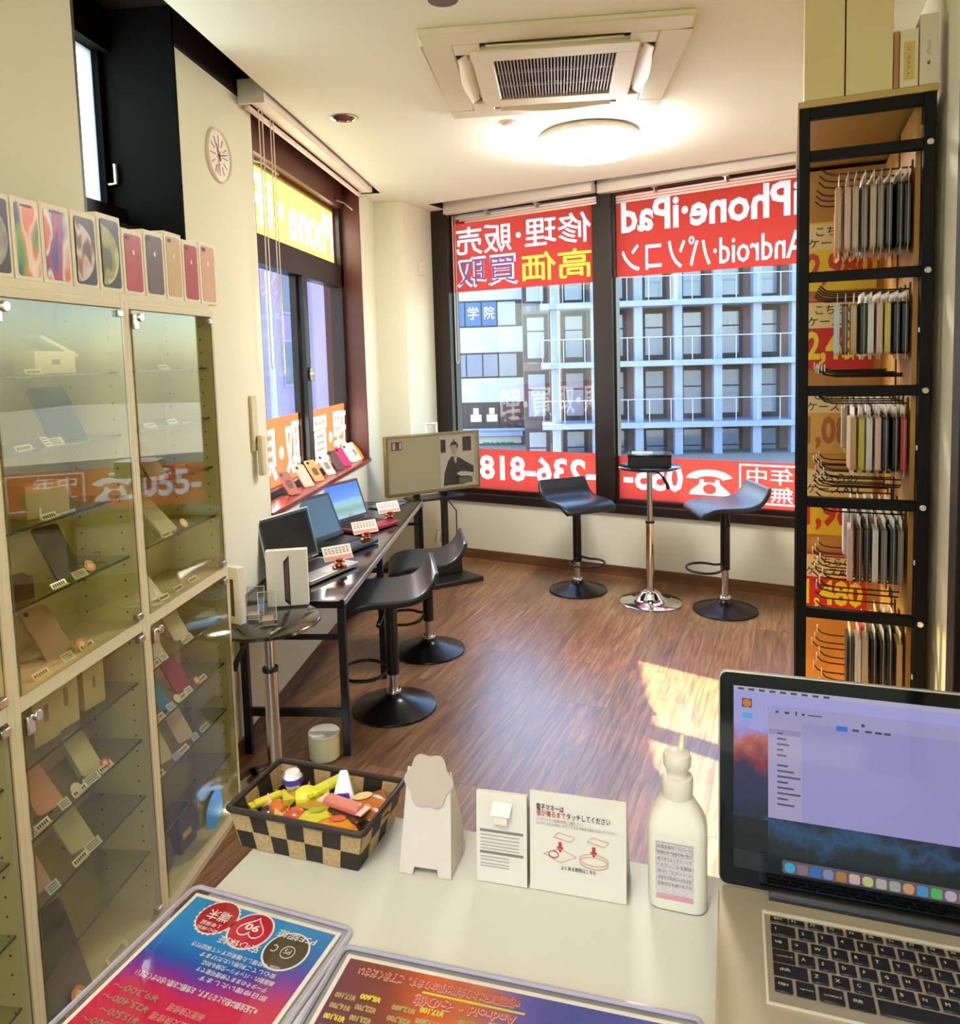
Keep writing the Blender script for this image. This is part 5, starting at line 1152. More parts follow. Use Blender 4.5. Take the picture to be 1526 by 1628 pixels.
# sweets
def bask(x, y, z): return Vector((bc.x, bc.y, ZC)) + CU * x + CV * y + Vector((0, 0, z))
def candy(label, x, y, z, c, kind, rz=0.0, s=1.0, c2=None, tilt=0.0):
    t = thing('wrapped_sweet', label, 'sweet', bask(x, y * .82 + .002, z - .023), rz, 'sweets in the basket'); t.rotation_euler = (tilt, 0, rz); t.scale = (s * 1.12,) * 3
    m = mat('wrapper ' + c, c, .25, coat=.5); m2 = mat('wrapper ' + (c2 or c), c2 or c, .25, coat=.5)
    if kind == 'twist':
        MB().lathe([(.0001, -.012), (.008, -.011), (.0115, -.004), (.0115, .004), (.008, .011), (.0001, .012)], 14).xf(Matrix.Rotation(PI / 2, 4, 'Y')).build('sweet', m, t)
        for s_ in (-1, 1):
            MB().add([(s_ * .010, 0, 0)] + [(s_ * .024, .011 * math.cos(a * PI / 5 + .3), .004 * (-1) ** a + .009 * math.sin(a * PI / 5 + .3)) for a in range(10)], [(0, i + 1, (i + 1) % 10 + 1) for i in range(10)]).build('wrapper_end', m2, t, smooth='flat')
    elif kind == 'sachet':
        P = MB(); n = 6
        for i in range(n + 1):
            for j in range(5):
                u, v = i / n * 2 - 1, j / 4 * 2 - 1; hh = .007 * (1 - u * u) * (1 - v * v); P.v.append(Vector((u * .024, v * .014, hh)))
        k = len(P.v); P.v += [Vector((p.x, p.y, -p.z - .0006)) for p in P.v[:k]]
        for i in range(n):
            for j in range(4): a = i * 5 + j; P.f += [[a, a + 5, a + 6, a + 1], [k + a, k + a + 1, k + a + 6, k + a + 5]]; P.m += [0, 0]
        for i in range(n): P.f += [[i * 5, k + i * 5, k + i * 5 + 5, i * 5 + 5], [i * 5 + 4, i * 5 + 9, k + i * 5 + 9, k + i * 5 + 4]]; P.m += [0, 0]
        P.build('sachet', m, t)
        if c2: MB().disc((0, 0, .0074), (1, 0, 0), (0, 1, 0), .010, 14, r2=.006).build('print', m2, t, smooth='flat')
    elif kind == 'bar':
        MB().box(-.026, .026, -.008, .008, -.005, .005).build('bar', m, t, .003)
        for s_ in (-1, 1): MB().box(min(s_ * .026, s_ * .034), max(s_ * .026, s_ * .034), -.009, .009, -.0008, .0008).build('crimped_end', m2, t)
    elif kind == 'pyramid':
        MB().add([(-.018, -.015, 0), (.018, -.015, 0), (.014, .012, .004), (-.014, .012, .004), (-.004, 0, .05), (.006, 0, .05)], [(0, 1, 5, 4), (1, 2, 5), (2, 3, 4, 5), (3, 0, 4), (0, 3, 2, 1)]).build('pouch', m, t, .002)
        MB().add([(-.012, -.0145, .004), (.011, -.0145, .004), (.007, -.0085, .024), (-.007, -.0085, .024)], [(0, 1, 2, 3)]).build('print', m2, t, smooth='flat')
    elif kind == 'lolly':
        MB().lathe([(.0001, .012), (.008, .009), (.0115, 0), (.008, -.009), (.0001, -.012)], 16).build('sweet', m, t)
        MB().lathe([(.0117, -.003), (.0118, .003)], 16).build('print_band', m2, t)
        MB().tube([(.006, 0, -.008), (.03, -.004, -.013), (.078, -.012, -.012)], .0018, 8).build('stick', WHITE, t)
    return t
for a in (('round white lollipop with purple print and a long stick on the sweets', -.052, .022, .083, 'EDEAF0', 'lolly', -.35, 1.1, '4A3A9A'),
          ('yellow bar at the left end of the basket', -.074, -.012, .066, 'E8D828', 'bar', .75, .7, 'E8D828'), ('green yellow bar wrapper standing at the back of the basket', .000, .030, .078, 'D6D830', 'bar', .9, .9, 'C8C820'),
          ('white and purple triangular sachet at the back of the basket', .030, .020, .055, 'ECE6EA', 'pyramid', .2, 1.0, '5A2A9A'), ('bright yellow sweet in the middle of the basket', -.022, .004, .07, 'E6DC3A', 'twist', .4, 1.15, 'D8CC50'),
          ('gold twist wrapped sweet behind the yellow bar', -.045, .012, .058, 'C89A2A', 'twist', 1.0, 1.0, '8A6A1A'), ('orange and red sweet by the left side of the basket', -.05, -.025, .062, 'DE7A3A', 'twist', -.6, .95, 'E8C0A0'),
          ('dark wrapped sweet at the left corner of the basket', -.066, -.025, .052, '3A2A3A', 'twist', .2, .9, 'D8D0D0'), ('red and gold sweet at the front of the basket', -.02, -.034, .06, 'D25A3A', 'twist', .1, 1.0, 'E8C870'),
          ('large yellow green sweet at the front middle of the basket', .010, -.026, .064, 'D8D440', 'sachet', .3, 1.0, 'A8B020'), ('gold crinkled wrapper behind the yellow green sweet', .004, -.002, .068, 'B8922A', 'sachet', -.3, 1.1, None),
          ('orange brown cookie pack at the right back of the basket', .058, .022, .066, 'C8742E', 'sachet', .5, 1.25, 'E8C890'), ('brown cookie pack leaning on the right side of the basket', .066, .004, .062, 'A85A22', 'sachet', -.4, 1.15, 'E0A860'),
          ('pink and red striped bar across the basket', .042, -.008, .076, 'D87A70', 'bar', -.42, 1.0, 'EFC8C0'), ('dark chocolate bar at the right of the basket', .05, -.018, .066, '4A2A1A', 'bar', -.5, 1.0, '2A1810'),
          ('orange and yellow square packet at the front right of the basket', .046, -.038, .064, 'E89A1A', 'sachet', .12, 1.05, 'D8501A'), ('orange sweet at the front right corner of the basket', .066, -.036, .056, 'E07A2A', 'twist', .4, .9, 'E8B060'),
          ('amber sweet under the lollipop stick', .016, .008, .055, 'D8A23A', 'twist', 1.3, 1.0, 'C88A2A'), ('yellow sweet low at the back left of the basket', -.06, .034, .05, 'D8C83A', 'twist', .2, .9, 'B8A82A')):
    candy(*a)
fill = MB()
for i in range(70):
    r_ = random.Random(i); x, y = r_.uniform(-.068, .068), r_.uniform(-.04, .04)
    fill.lathe([(.0001, -.008), (.009, -.004), (.009, .004), (.0001, .008)], 8, (x, y, r_.uniform(.010, .022)), i % 3)
fo_ = fill.build('loose_sweets', [mat('fill gold', 'B88A2A', .4), mat('fill brown', '8A5A2A', .4), mat('fill cream', 'D8C88A', .4)], None); fo_.location = (bc.x, bc.y, ZC + .002); fo_.rotation_euler = (0, 0, CA)
tag(fo_, 'heap of small wrapped sweets filling the bottom of the basket', 'sweets'); fo_['kind'] = 'stuff'

# die cut cardboard stand
a, b = cw(637, 1388), cw(716, 1400); mid = (a + b) / 2
t = thing('counter_display', 'grey white die cut cardboard easel with a flower shaped flap beside the basket', 'counter display', (mid.x, mid.y, ZC + .001), math.atan2(b.y - a.y, b.x - a.x))
sw = (b - a).length / 2
M = Matrix.Rotation(math.radians(-14), 4, 'X'); H_ = .125
CARDG = mat('easel card', 'D0C3BC', .7, spec=.2)
front = [(-sw - .002, 0), (-sw * .45, 0), (-sw * .4, .008), (sw * .4, .008), (sw * .45, 0), (sw + .001, 0), (sw * .84, H_ - .004), (-sw * .86, H_ + .003)]
front = [(-sw - .002, 0), (-sw * .52, 0), (-sw * .46, .009), (sw * .46, .009), (sw * .52, 0), (sw + .001, 0), (sw * .86, H_ - .002), (-sw * .9, H_ + .002)]
MB().extr([(x, 0, z) for x, z in front], (0, .0022, 0)).xf(M).build('front_panel', CARDG, t, smooth='flat')
fl_ = [(.031 * (1 + .09 * math.cos(6 * a_)) * math.cos(a_) * .98, .034 * (1 + .08 * math.cos(6 * a_)) * math.sin(a_) * .95 + H_ - .012) for a_ in [2 * PI * i / 48 for i in range(48)]]
MB().extr([(x + .0, -.0026, z) for x, z in fl_], (0, .0022, 0)).xf(M).build('flower_flap', mat('flap back', 'B9A79C', .75), t, smooth='flat')
dd = .062
for s_ in (-1, 1):
    sd_ = MB().add([(s_ * sw, .002, .0), (s_ * (sw + .002), dd, .0), (s_ * (sw + .001), dd - .006, .045), (s_ * sw * .86, .033, H_ - .004)], [(0, 1, 2, 3)]).build('side_gusset', mat('gusset card', 'E4DACB', .7), t, smooth='flat')
    so = sd_.modifiers.new('solid', 'SOLIDIFY'); so.thickness = .0015
lettering(t, 'ポイント', (sw + .0045, dd - .022, .006), (0, 0, 1), (0, -1, 0), .034, .007, RED)
MB().extr([(-sw, dd, 0), (sw, dd, 0), (sw, dd - .004, .045), (-sw, dd - .004, .045)], (0, .002, 0)).build('rear_panel', CARDG, t, smooth='flat')
# payment notice cards
def notice(label, pl_, pr_, top_px, th=.02):
    a, b = cw(*pl_), cw(*pr_); mid = (a + b) / 2
    t = thing('notice_card', label, 'notice card', (mid.x, mid.y, ZC + .001), math.atan2(b.y - a.y, b.x - a.x), 'folded notice cards on the counter'); w = (b - a).length / 2
    h_ = hpl(*top_px, a, (b - a).normalized().cross(Vector((0, 0, 1)))).z - ZC
    M = Matrix.Rotation(math.radians(-5), 4, 'X')
    f_ = MB().box(-w, w, 0, .0018, 0, h_, M=M).build('front_leaf', CARD, t)
    M2 = Matrix.Translation((0, .055, 0)) @ Matrix.Rotation(math.radians(19), 4, 'X')
    MB().box(-w, w, -.0018, 0, 0, h_ * 1.03, M=M2).build('rear_leaf', mat('rear card', 'E6DCCE', .7), t)
    return t, f_, M, w, h_
def onc(par, M, body, x, z, w, h_, m, bold=.0): return lettering(par, body, M @ Vector((x, -.0004, z)), M.to_3x3() @ Vector((1, 0, 0)), M.to_3x3() @ Vector((0, 0, 1)), w, h_, m, bold)
def onq(par, M, x0, x1, z0, z1, m, name='print_block', d=.0004): return MB().quad(*[M @ Vector(p) for p in ((x0, -d, z0), (x1, -d, z0), (x1, -d, z1), (x0, -d, z1))]).build(name, m, par, smooth='flat')
t, f_, M, w, h_ = notice('smaller folded white notice card with a raised tab and grey bands', (758, 1400), (838, 1413), (757, 1264))
MB().extr([(-.012, -.010, h_ * .78), (.012, -.010, h_ * .78), (.014, -.003, h_ * .885), (-.010, -.001, h_ * .89)], (0, .002, .002)).xf(M).build('raised_tab', mat('tab card', 'EFE8DC', .6), t, .001)
MB().box(-.009, .009, -.008, 0, h_ * .68, h_ * .79, M=M).build('tab_front', mat('tab front card', 'E0D6C8', .6), t, .001)
BANDM = mat('grey band', '7E726C', .6)
onq(f_, M, -w * .86, w * .86, h_ * .555, h_ * .585, BANDM); onq(f_, M, -w * .86, w * .86, h_ * .315, h_ * .345, BANDM)
g = MB()
for r in (.515, .475, .435, .40, .365, .275, .24, .20, .17):
    g.quad(*[M @ Vector(p) for p in ((-w * .84, -.0004, h_ * r), (w * (.30 if r < .3 else .7), -.0004, h_ * r), (w * (.30 if r < .3 else .7), -.0004, h_ * r + .0014), (-w * .84, -.0004, h_ * r + .0014))])
g.build('print_lines', mat('fine print', 'A89C94', .7), f_, smooth='flat')
t, f_, M, w, h_ = notice('larger folded white notice card with Japanese text and two red arrow diagrams', (843, 1413), (996, 1440), (847, 1265))
REDP = mat('red print', 'B02A2A', .6); PALEP = mat('pink line', 'C8A090', .6)
onc(f_, M, '電子マネーは', -w * .86, h_ * .815, w * .58, .0075, INK, .03); onc(f_, M, '音が鳴るまで', -w * .86, h_ * .755, w * .62, .0075, REDP, .03); onc(f_, M, 'タッチしてください', -w * .22, h_ * .755, w * .90, .0075, INK, .03)
onc(f_, M, 'リーダーライターの画像を参考にご確認ください', -w * .86, h_ * .705, w * .98, .0042, GREYINK); onc(f_, M, 'タッチしたらお支払いが完了するまで端末を動かさないでください', -w * .86, h_ * .665, w * 1.66, .0042, GREYINK)
for cx_, rnd_ in ((-w * .36, 0), (w * .34, 1)):
    g = MB(); r_ = MB()
    def ln(pts, tk=.0005, mb=None): (mb or g).tube([M @ Vector((x, -.0006, z)) for x, z in pts], tk, 4, closed=True)
    ln([(cx_ - .008, h_ * .56), (cx_ + .012, h_ * .53), (cx_ + .018, h_ * .58), (cx_ - .002, h_ * .61)])
    if rnd_:
        ln([(cx_ + .017 * math.cos(a * PI / 10), h_ * .385 + .007 * math.sin(a * PI / 10)) for a in range(20)]); ln([(cx_ + .017 * math.cos(a * PI / 10), h_ * .355 + .007 * math.sin(a * PI / 10)) for a in range(20)])
    else:
        ln([(cx_ - .02, h_ * .38), (cx_, h_ * .31), (cx_ + .02, h_ * .39), (cx_ - .001, h_ * .45)]); ln([(cx_ - .008 + .006 * math.cos(a * PI / 8), h_ * .385 + .004 * math.sin(a * PI / 8)) for a in range(16)], .0005, r_)
    g.build('diagram', PALEP, f_); 
    r_.add([M @ Vector((cx_ + x, -.0006, h_ * .45 + z)) for x, z in ((-.002, .008), (.002, .008), (.002, .002), (.0045, .002), (0, -.005), (-.0045, .002), (-.002, .002))], [tuple(range(7))]); r_.build('red_arrow', REDP, f_, smooth='flat')
onc(f_, M, 'よくある質問はこちら', -w * .34, h_ * .245, w * .72, .005, INK, .02)
# hand sanitiser bottle
p0 = (cw(1028, 1450) + cw(1123, 1466)) / 2 + CV * .028
t = thing('sanitizer_bottle', 'white plastic pump bottle with a printed rear label', 'bottle', (p0.x, p0.y, ZC + .0005), CA)
BOT = mat('bottle plastic', 'E2DACB', .35, spec=.4); CAPM = mat('bottle cap', 'DCD0C2', .35)
def ring(w_, d_, r_, z): return [(x, y, z) for x, y in rrect(w_, d_, r_, 5)]
def loft(secs):
    mb = MB(); n = len(secs[0]); 
    for s_ in secs: mb.v += [Vector(p) for p in s_]
    for i in range(len(secs) - 1):
        for j in range(n): mb.f.append([i * n + j, i * n + (j + 1) % n, (i + 1) * n + (j + 1) % n, (i + 1) * n + j]); mb.m.append(0)
    mb.f += [list(range(n))[::-1], list(range((len(secs) - 1) * n, len(secs) * n))]; mb.m += [0, 0]; return mb
loft([ring(.060, .040, .012, 0), ring(.066, .046, .014, .003), ring(.067, .047, .014, .02), ring(.067, .047, .014, .094), ring(.066, .046, .014, .099), ring(.058, .041, .016, .112), ring(.044, .036, .017, .124), ring(.037, .035, .0172, .129), ring(.035, .035, .0174, .132)]).build('bottle', BOT, t, smooth=35)
MB().lathe([(.0172, .130), (.0178, .134), (.0182, .152), (.0172, .155), (.0150, .156)], 40).build('neck_collar', CAPM, t)
MB().lathe([(.0125, .155), (.0118, .160), (.0135, .164), (.0158, .168), (.0162, .177), (.0150, .182), (.010, .1855), (.0001, .186)], 40).build('pump_cap', CAPM, t)
MB().cyl((.004, .006, .183), (.006, .008, .200), .0038, .0028, 16).build('spout', mat('spout', 'D8D4B0', .35), t)
lb = MB().quad((-.0235, -.0240, .016), (.0195, -.0240, .016), (.0195, -.0240, .086), (-.0235, -.0240, .086)).build('rear_label', mat('label lilac grey', 'BDB0B4', .5, vary=(900, 'D8CCCC')), t, smooth='flat')
onI = Matrix.Identity(4)
def onl(body, x, z, w_, h__, m): return lettering(lb, body, (x, -.0243, z), (1, 0, 0), (0, 0, 1), w_, h__, m)
LBI = mat('label print', '8C7C88', .6)
for i, tx in enumerate(('手指消毒用アルコール', '使用方法：適量を手に取り', '乾くまでよくすりこんで', 'ください。火気厳禁', '成分：エタノール', '保管及び取扱い上の注意', '直射日光を避けること')): onl(tx, -.021, .078 - i * .0075, .038, .0045, LBI)
MB().quad((-.0225, -.0242, .0165), (.0185, -.0242, .0165), (.0185, -.0242, .0225), (-.0225, -.0242, .0225)).build('pink_strip', mat('pink strip', 'D0909C', .5), lb, smooth='flat')
fr_ = MB()
for a_, b_, c_, d_ in ((-.022, .018, .0845, .0849), (-.022, .018, .0735, .0739), (-.022, -.0216, .0735, .0849), (.0176, .018, .0735, .0849)): fr_.quad((a_, -.0243, c_), (b_, -.0243, c_), (b_, -.0243, d_), (a_, -.0243, d_))
fr_.build('label_frame', LBI, lb, smooth='flat')

# price lists in hard clear sleeves, printed upside down to the camera
SLV = glass('hard sleeve plastic', (246, 246, 250), 1.5); SLVE = mat('sleeve edge', 'BDB4C4', .15, spec=.6)
def gradmat(name, stops, vec):
    m = bpy.data.materials.new(name); m.use_nodes = True; nt = m.node_tree; b = nt.nodes['Principled BSDF']; N = nt.nodes.new; L = nt.links.new
    tc = N('ShaderNodeTexCoord'); dp = N('ShaderNodeVectorMath'); dp.operation = 'DOT_PRODUCT'; dp.inputs[1].default_value = vec; cr = N('ShaderNodeValToRGB')
    nz = N('ShaderNodeTexNoise'); nz.inputs['Scale'].default_value = 1.6; L(tc.outputs['Generated'], nz.inputs['Vector'])
    ma = N('ShaderNodeMath'); ma.operation = 'MULTIPLY_ADD'; ma.inputs[1].default_value = .25; L(nz.outputs[0], ma.inputs[0]); L(dp.outputs['Value'], ma.inputs[2])
    L(tc.outputs['Generated'], dp.inputs[0]); L(ma.outputs[0], cr.inputs[0])
    e = cr.color_ramp.elements; e[0].position = stops[0][0]; e[0].color = lin(stops[0][1]); e[1].position = stops[-1][0]; e[1].color = lin(stops[-1][1])
    for p_, c_ in stops[1:-1]: k = e.new(p_); k.color = lin(c_)
    L(cr.outputs[0], b.inputs['Base Color']); b.inputs['Roughness'].default_value = .35; return m
def sleeve(label, far_l, far_r, length, pm, group, z=0.0):
    w = (far_r - far_l).length
    t = thing('price_list', label, 'price list', (far_l.x, far_l.y, ZC + z), math.atan2(far_r.y - far_l.y, far_r.x - far_l.x), group)
    def plate(z0, z1, inset, r_): return [(x + w / 2, y - length / 2, z0) for x, y in rrect(w - 2 * inset, length - 2 * inset, r_, 4)], z1 - z0
    pts, dz = plate(.0012, .003, .009, .001); MB().extr(pts, (0, 0, dz)).build('sheet', WHITEPAPER, t, smooth='flat')
    pts, dz = plate(.0030, .0032, .014, .001); pr = MB().extr(pts, (0, 0, dz)).build('print', pm, t, smooth='flat')
    pts, dz = plate(0, .006, 0, .008); MB().extr(pts, (0, 0, dz)).build('clear_sleeve', SLV, t, smooth='flat')
    ed = MB(); ed.tube([(x + w / 2, y - length / 2, .003) for x, y in rrect(w, length, .009, 4)], .0030, 6, closed=True); ed.build('sleeve_edge', SLVE, t)
    return t, pr, w
A4a, A4b = cw(312, 1413), cw(561, 1482)
pm1 = gradmat('blue to red print', [(.0, 'C01A2C'), (.30, 'C8203A'), (.62, 'C8204A'), (.74, '6A2A9A'), (.80, '1A50A8'), (.90, '1E7CC0'), (1.0, '2A8CCA')], (-.12, 1.0, 0))
t, pr, w = sleeve('blue and red price list in a clear hard sleeve at the left of the counter', A4a, A4b, .305, pm1, 'price lists on the counter', .0005)
TZ = .0034
def up(par, body, x, y, w_, h__, m, bold=.0, lift=0.0):   # upside-down lettering on a price list, from its far right
    return lettering(par, body, (x, y, TZ + lift), (-1, 0, 0), (0, -1, 0), w_, h__, m, bold)
WHT = mat('print white', 'F4EEE6', .5); CRIM = mat('print crimson', 'C01430', .5); BRN = mat('print olive brown', '4A3A1C', .5); PKT = mat('print rose', 'E08A80', .6); KHK = mat('print khaki', 'A08A70', .6)
def badge(cx_, cy_, rx, m, edge=WHT, scal=False):
    n = 48; P = [(cx_ + rx * (1.0 + (.04 * math.cos(24 * 2 * PI * i / n) if scal else 0)) * math.cos(2 * PI * i / n), cy_ + rx * (1.0 + (.04 * math.cos(24 * 2 * PI * i / n) if scal else 0)) * math.sin(2 * PI * i / n), TZ) for i in range(n)]
    MB().add(P, [tuple(range(n))]).build('badge_rim', edge, pr, smooth='flat'); MB().disc((cx_, cy_, TZ + .0003), (1, 0, 0), (0, 1, 0), rx * .92, 40).build('badge', m, pr, smooth='flat')
badge(.062, -.035, .026, RED, scal=True); badge(.112, -.040, .027, CRIM); badge(.168, -.052, .0265, BRN)
up(pr, '端末', .078, -.026, .030, .015, WHT, .03, .0006); up(pr, '１年保証', .076, -.044, .028, .006, WHT, .02, .0006); up(pr, '安心保証', .078, -.052, .030, .005, WHT, .02, .0006)
hrt = [(.112 + .0011 * 16 * math.sin(a_) ** 3 * .92, -.037 - .00098 * (13 * math.cos(a_) - 5 * math.cos(2 * a_) - 2 * math.cos(3 * a_) - math.cos(4 * a_)), TZ + .0006) for a_ in [2 * PI * i / 40 for i in range(40)]]
MB().tube(hrt, .0007, 4, closed=True).build('heart_outline', WHT, pr)
up(pr, '90', .121, -.031, .018, .010, WHT, .03, .0006); up(pr, '安心保証', .140, -.057, .054, .010, WHT, .03, .0009)
up(pr, 'PSE認証', .194, -.028, .050, .010, WHT, .03, .0009)
MB().tube([(.171 + .008 * math.cos(a_ * PI / 10), -.053 + .008 * math.sin(a_ * PI / 10), TZ + .0005) for a_ in range(20)], .0004, 4, closed=True).build('mark_ring', WHT, pr)
up(pr, 'C', .158, -.048, .007, .010, WHT, .0, .0006); up(pr, 'PS', .175, -.050, .008, .006, WHT, .0, .0006)
for i, (x_, w_, tx) in enumerate(((.176, .115, '当店で修理した端末はすべて保証付き'), (.178, .098, '安心してご利用いただけます'), (.182, .092, '画面割れ・バッテリー交換も対応'), (.180, .09, 'データそのままで修理可能です'), (.186, .085, '即日修理いたします'))):
    up(pr, tx, x_, -.073 - i * .0088, w_, .0062, WHT, .015)
up(pr, '※上記金額は税込となります。お気軽にお問い合わせください', .186, -.123, .155, .008, WHT, .03)
rw_ = random.Random(5)
for col, (x1, cw_) in enumerate(((.200, .055), (.140, .055), (.080, .06))):
    for r in range(10):
        yy = -.142 - r * .0135 - (2 - col) * .004; mm = PKT if col != 0 and r % 1 == 0 and (col == 1) else KHK
        if yy < -.285: break
        up(pr, '¥%d,%d00〜' % (rw_.randint(3, 29), rw_.randint(1, 9)) if col != 1 else '画面交換修理', x1, yy, cw_ * rw_.uniform(.8, 1), .0085, mm, .05)
B4a, B4b = cw(548, 1508), cw(1117, 1626); 
pm2 = gradmat('plum to orange print', [(.0, '5A2A5A'), (.30, '6A2A48'), (.5, '8A3A2A'), (.66, 'D85A1E'), (.80, 'C87048'), (.92, '6A5AA8'), (1.0, '4A50A0')], (1.0, .25, 0))
B4a = B4a - (B4b - B4a).normalized() * .0
t, pr, w = sleeve('plum and orange price list in a clear hard sleeve at the front of the counter', B4a, B4b, .297, pm2, 'price lists on the counter', .0)
ORN = mat('print orange red', 'D84A2A', .5); YLW = mat('print yellow', 'E8DC3A', .5); KHY = mat('print khaki yellow', 'B8A860', .6)
up(pr, '※修理箇所により金額が異なります。ご了承ください', .205, -.022, .175, .0115, WHT, .16); up(pr, '※修理箇所により金額が異なります。ご了承ください', .205, -.022, .175, .0115, ORN, .06, .0008)
MB().quad((.105, -.035, TZ), (.212, -.035, TZ), (.212, -.0375, TZ), (.105, -.0375, TZ)).build('underline', YLW, pr, smooth='flat')
up(pr, 'Android・その他', .205, -.040, .105, .0135, WHT, .18); up(pr, 'Android・その他', .205, -.040, .105, .0135, ORN, .06, .0008)
for col, (x1, cw_) in enumerate(((.068, .05), (.135, .055), (.205, .055))):
    for r in range(14):
        for k in range(2):
            up(pr, '¥%d,%d00' % (rw_.randint(5, 28), rw_.randint(1, 9)), x1 - k * cw_ * .52, -.052 - r * .0125 - (.004 if k else 0), cw_ * .46, .008, KHY if (k + r) % 3 else YLW, .06)
up(pr, '詳しくはスタッフまで', .29, -.052, .05, .006, WHT, .02)
MB().disc((.318, -.055, TZ), (1, 0, 0), (0, 1, 0), .02, 32).build('badge_rim', WHT, pr, smooth='flat'); MB().disc((.318, -.055, TZ + .0003), (1, 0, 0), (0, 1, 0), .0185, 32).build('badge', CRIM, pr, smooth='flat')
up(pr, '端末', .329, -.047, .022, .011, WHT, .03, .0006)

# ------------------------------------------------------------------ silver notebook computer on the counter
LA = math.radians(-12.6); ZD = ZC + .022
lp0 = hz(1142, 1407, ZD)
LW_, LDp = .364, .249
lt = thing('notebook_computer', 'large silver notebook computer with a lit screen on the counter', 'laptop', (lp0.x, lp0.y, ZC), LA)
dk = MB().extr([(x + LW_ / 2, y - LDp / 2 + .006, .004) for x, y in rrect(LW_, LDp, .012, 5)], (0, 0, .018)).build('base', mat('deck aluminium', 'BFB196', .42, metal=.55), lt, .002)
for x in (.05, LW_ - .05):
    for y in (-.03, -.2): MB().cyl((x, y, 0), (x, y, .004), .008, n=16).build('rubber_foot', BLACK, lt)
MB().cyl((.055, -.002, .024), (LW_ - .055, -.002, .024), .008, n=16).build('hinge', BLACK, lt)
Ml = Matrix.Translation((0, .002, .024)) @ Matrix.Rotation(math.radians(-9), 4, 'X')
LH = .246
ld = MB().extr([(x + LW_ / 2, 0, z + LH / 2) for x, z in rrect(LW_, LH, .010, 6)], (0, .007, 0)).xf(Ml).build('lid', ALU, lt, .001)
MB().extr([(x + LW_ / 2, -.0016, z + LH / 2) for x, z in rrect(LW_ - .003, LH - .003, .009, 6)], (0, .0016, 0)).xf(Ml).build('glass_bezel', mat('bezel gloss', '040404', .06, spec=.22), lt)
def wall_screen():
    m = bpy.data.materials.new('mountain wallpaper'); m.use_nodes = True; nt = m.node_tree; b = nt.nodes['Principled BSDF']; N = nt.nodes.new; L = nt.links.new
    tc = N('ShaderNodeTexCoord'); sp_ = N('ShaderNodeSeparateXYZ'); L(tc.outputs['Generated'], sp_.inputs[0])
    n1_ = N('ShaderNodeTexNoise'); n1_.inputs['Scale'].default_value = 5; n1_.inputs['Detail'].default_value = 9; n1_.inputs['Roughness'].default_value = .65
    mp = N('ShaderNodeMapping'); mp.inputs['Scale'].default_value = (2.2, 1, .8); L(tc.outputs['Generated'], mp.inputs[0]); L(mp.outputs[0], n1_.inputs['Vector'])
    ma = N('ShaderNodeMath'); ma.operation = 'MULTIPLY_ADD'; ma.inputs[1].default_value = .42; L(n1_.outputs[0], ma.inputs[0]); L(sp_.outputs['Z'], ma.inputs[2])
    cr = N('ShaderNodeValToRGB'); e = cr.color_ramp.elements; e[0].position = .12; e[0].color = lin('0A0E10'); e[1].position = 1.0; e[1].color = lin('9C98D0')
    for p_, c_ in ((.36, '0E1A1C'), (.44, '1E4468'), (.50, '0C1424'), (.60, '14204A'), (.72, '1E1C44'), (.80, '7A2030'), (.90, 'B0564A'), (.95, '8A86C8')): k = e.new(p_); k.color = lin(c_)
    L(ma.outputs[0], cr.inputs[0]); L(cr.outputs[0], b.inputs['Emission Color']); b.inputs['Emission Strength'].default_value = .75; b.inputs['Specular IOR Level'].default_value = .25; b.inputs['Base Color'].default_value = (.01, .01, .01, 1); b.inputs['Roughness'].default_value = .06
    return m
sx0, sx1, sz0, sz1 = .017, LW_ - .017, .022, LH - .016
scn = MB().box(sx0, sx1, -.0019, -.0016, sz0, sz1, M=Ml).build('screen', wall_screen(), lt)
def spat(name, x0, x1, z0, z1, c, e=.60, d=.0021, r_=0.0):
    P = [(x + (x0 + x1) / 2, -d, z + (z0 + z1) / 2) for x, z in rrect(x1 - x0, z1 - z0, max(r_, .0002), 4)]
    return MB().add([Ml @ Vector(p) for p in P], [tuple(range(len(P)))]).build(name, mat('lit ' + c, '050505', .06, spec=.3, emit=e, ecol=c), scn, smooth='flat')
sw_, sh_ = sx1 - sx0, sz1 - sz0
def U(u): return sx0 + sw_ * u
def V(v): return sz1 - sh_ * v
spat('menu_bar', U(0), U(1), V(.026), V(0), 'BAB6D2')
spat('app_window', U(.115), U(.93), V(.70), V(.09), 'A09AD0', d=.0023, r_=.001)
spat('window_header', U(.115), U(.93), V(.165), V(.09), 'AAA4D2', d=.0025); spat('side_list', U(.115), U(.225), V(.70), V(.165), 'B0A4CA', d=.0025)
spat('list_highlight', U(.118), U(.222), V(.245), V(.215), '988CBC', d=.0027)
spat('blue_button', U(.335), U(.37), V(.185), V(.158), '3A74D8', d=.0027, r_=.001)
tx = MB()
def bar(u0, u1, v, h__=.006): tx.add([Ml @ Vector(p) for p in ((U(u0), -.0028, V(v + h__)), (U(u1), -.0028, V(v + h__)), (U(u1), -.0028, V(v - h__)), (U(u0), -.0028, V(v - h__)))], [(0, 1, 2, 3)])
for i in range(9): bar(.015 + i * .035, .015 + i * .035 + .02, .013)
for i in range(5): bar(.145, .165 + .01 * (i % 3), .235 + .03 * i, .005)
for i in range(8): bar(.145, .18 + .02 * ((i * 7) % 3), .41 + .03 * i, .005)
for u in (.385, .425, .455, .482): bar(u, u + .02, .172, .006)
bar(.14, .15, .12); bar(.17, .185, .12); bar(.205, .21, .118, .012); bar(.225, .235, .12); bar(.245, .29, .12, .003)
tx.build('text_rows', mat('lit 3A3450', '080808', .06, emit=.6, ecol='3A3450'), scn, smooth='flat')
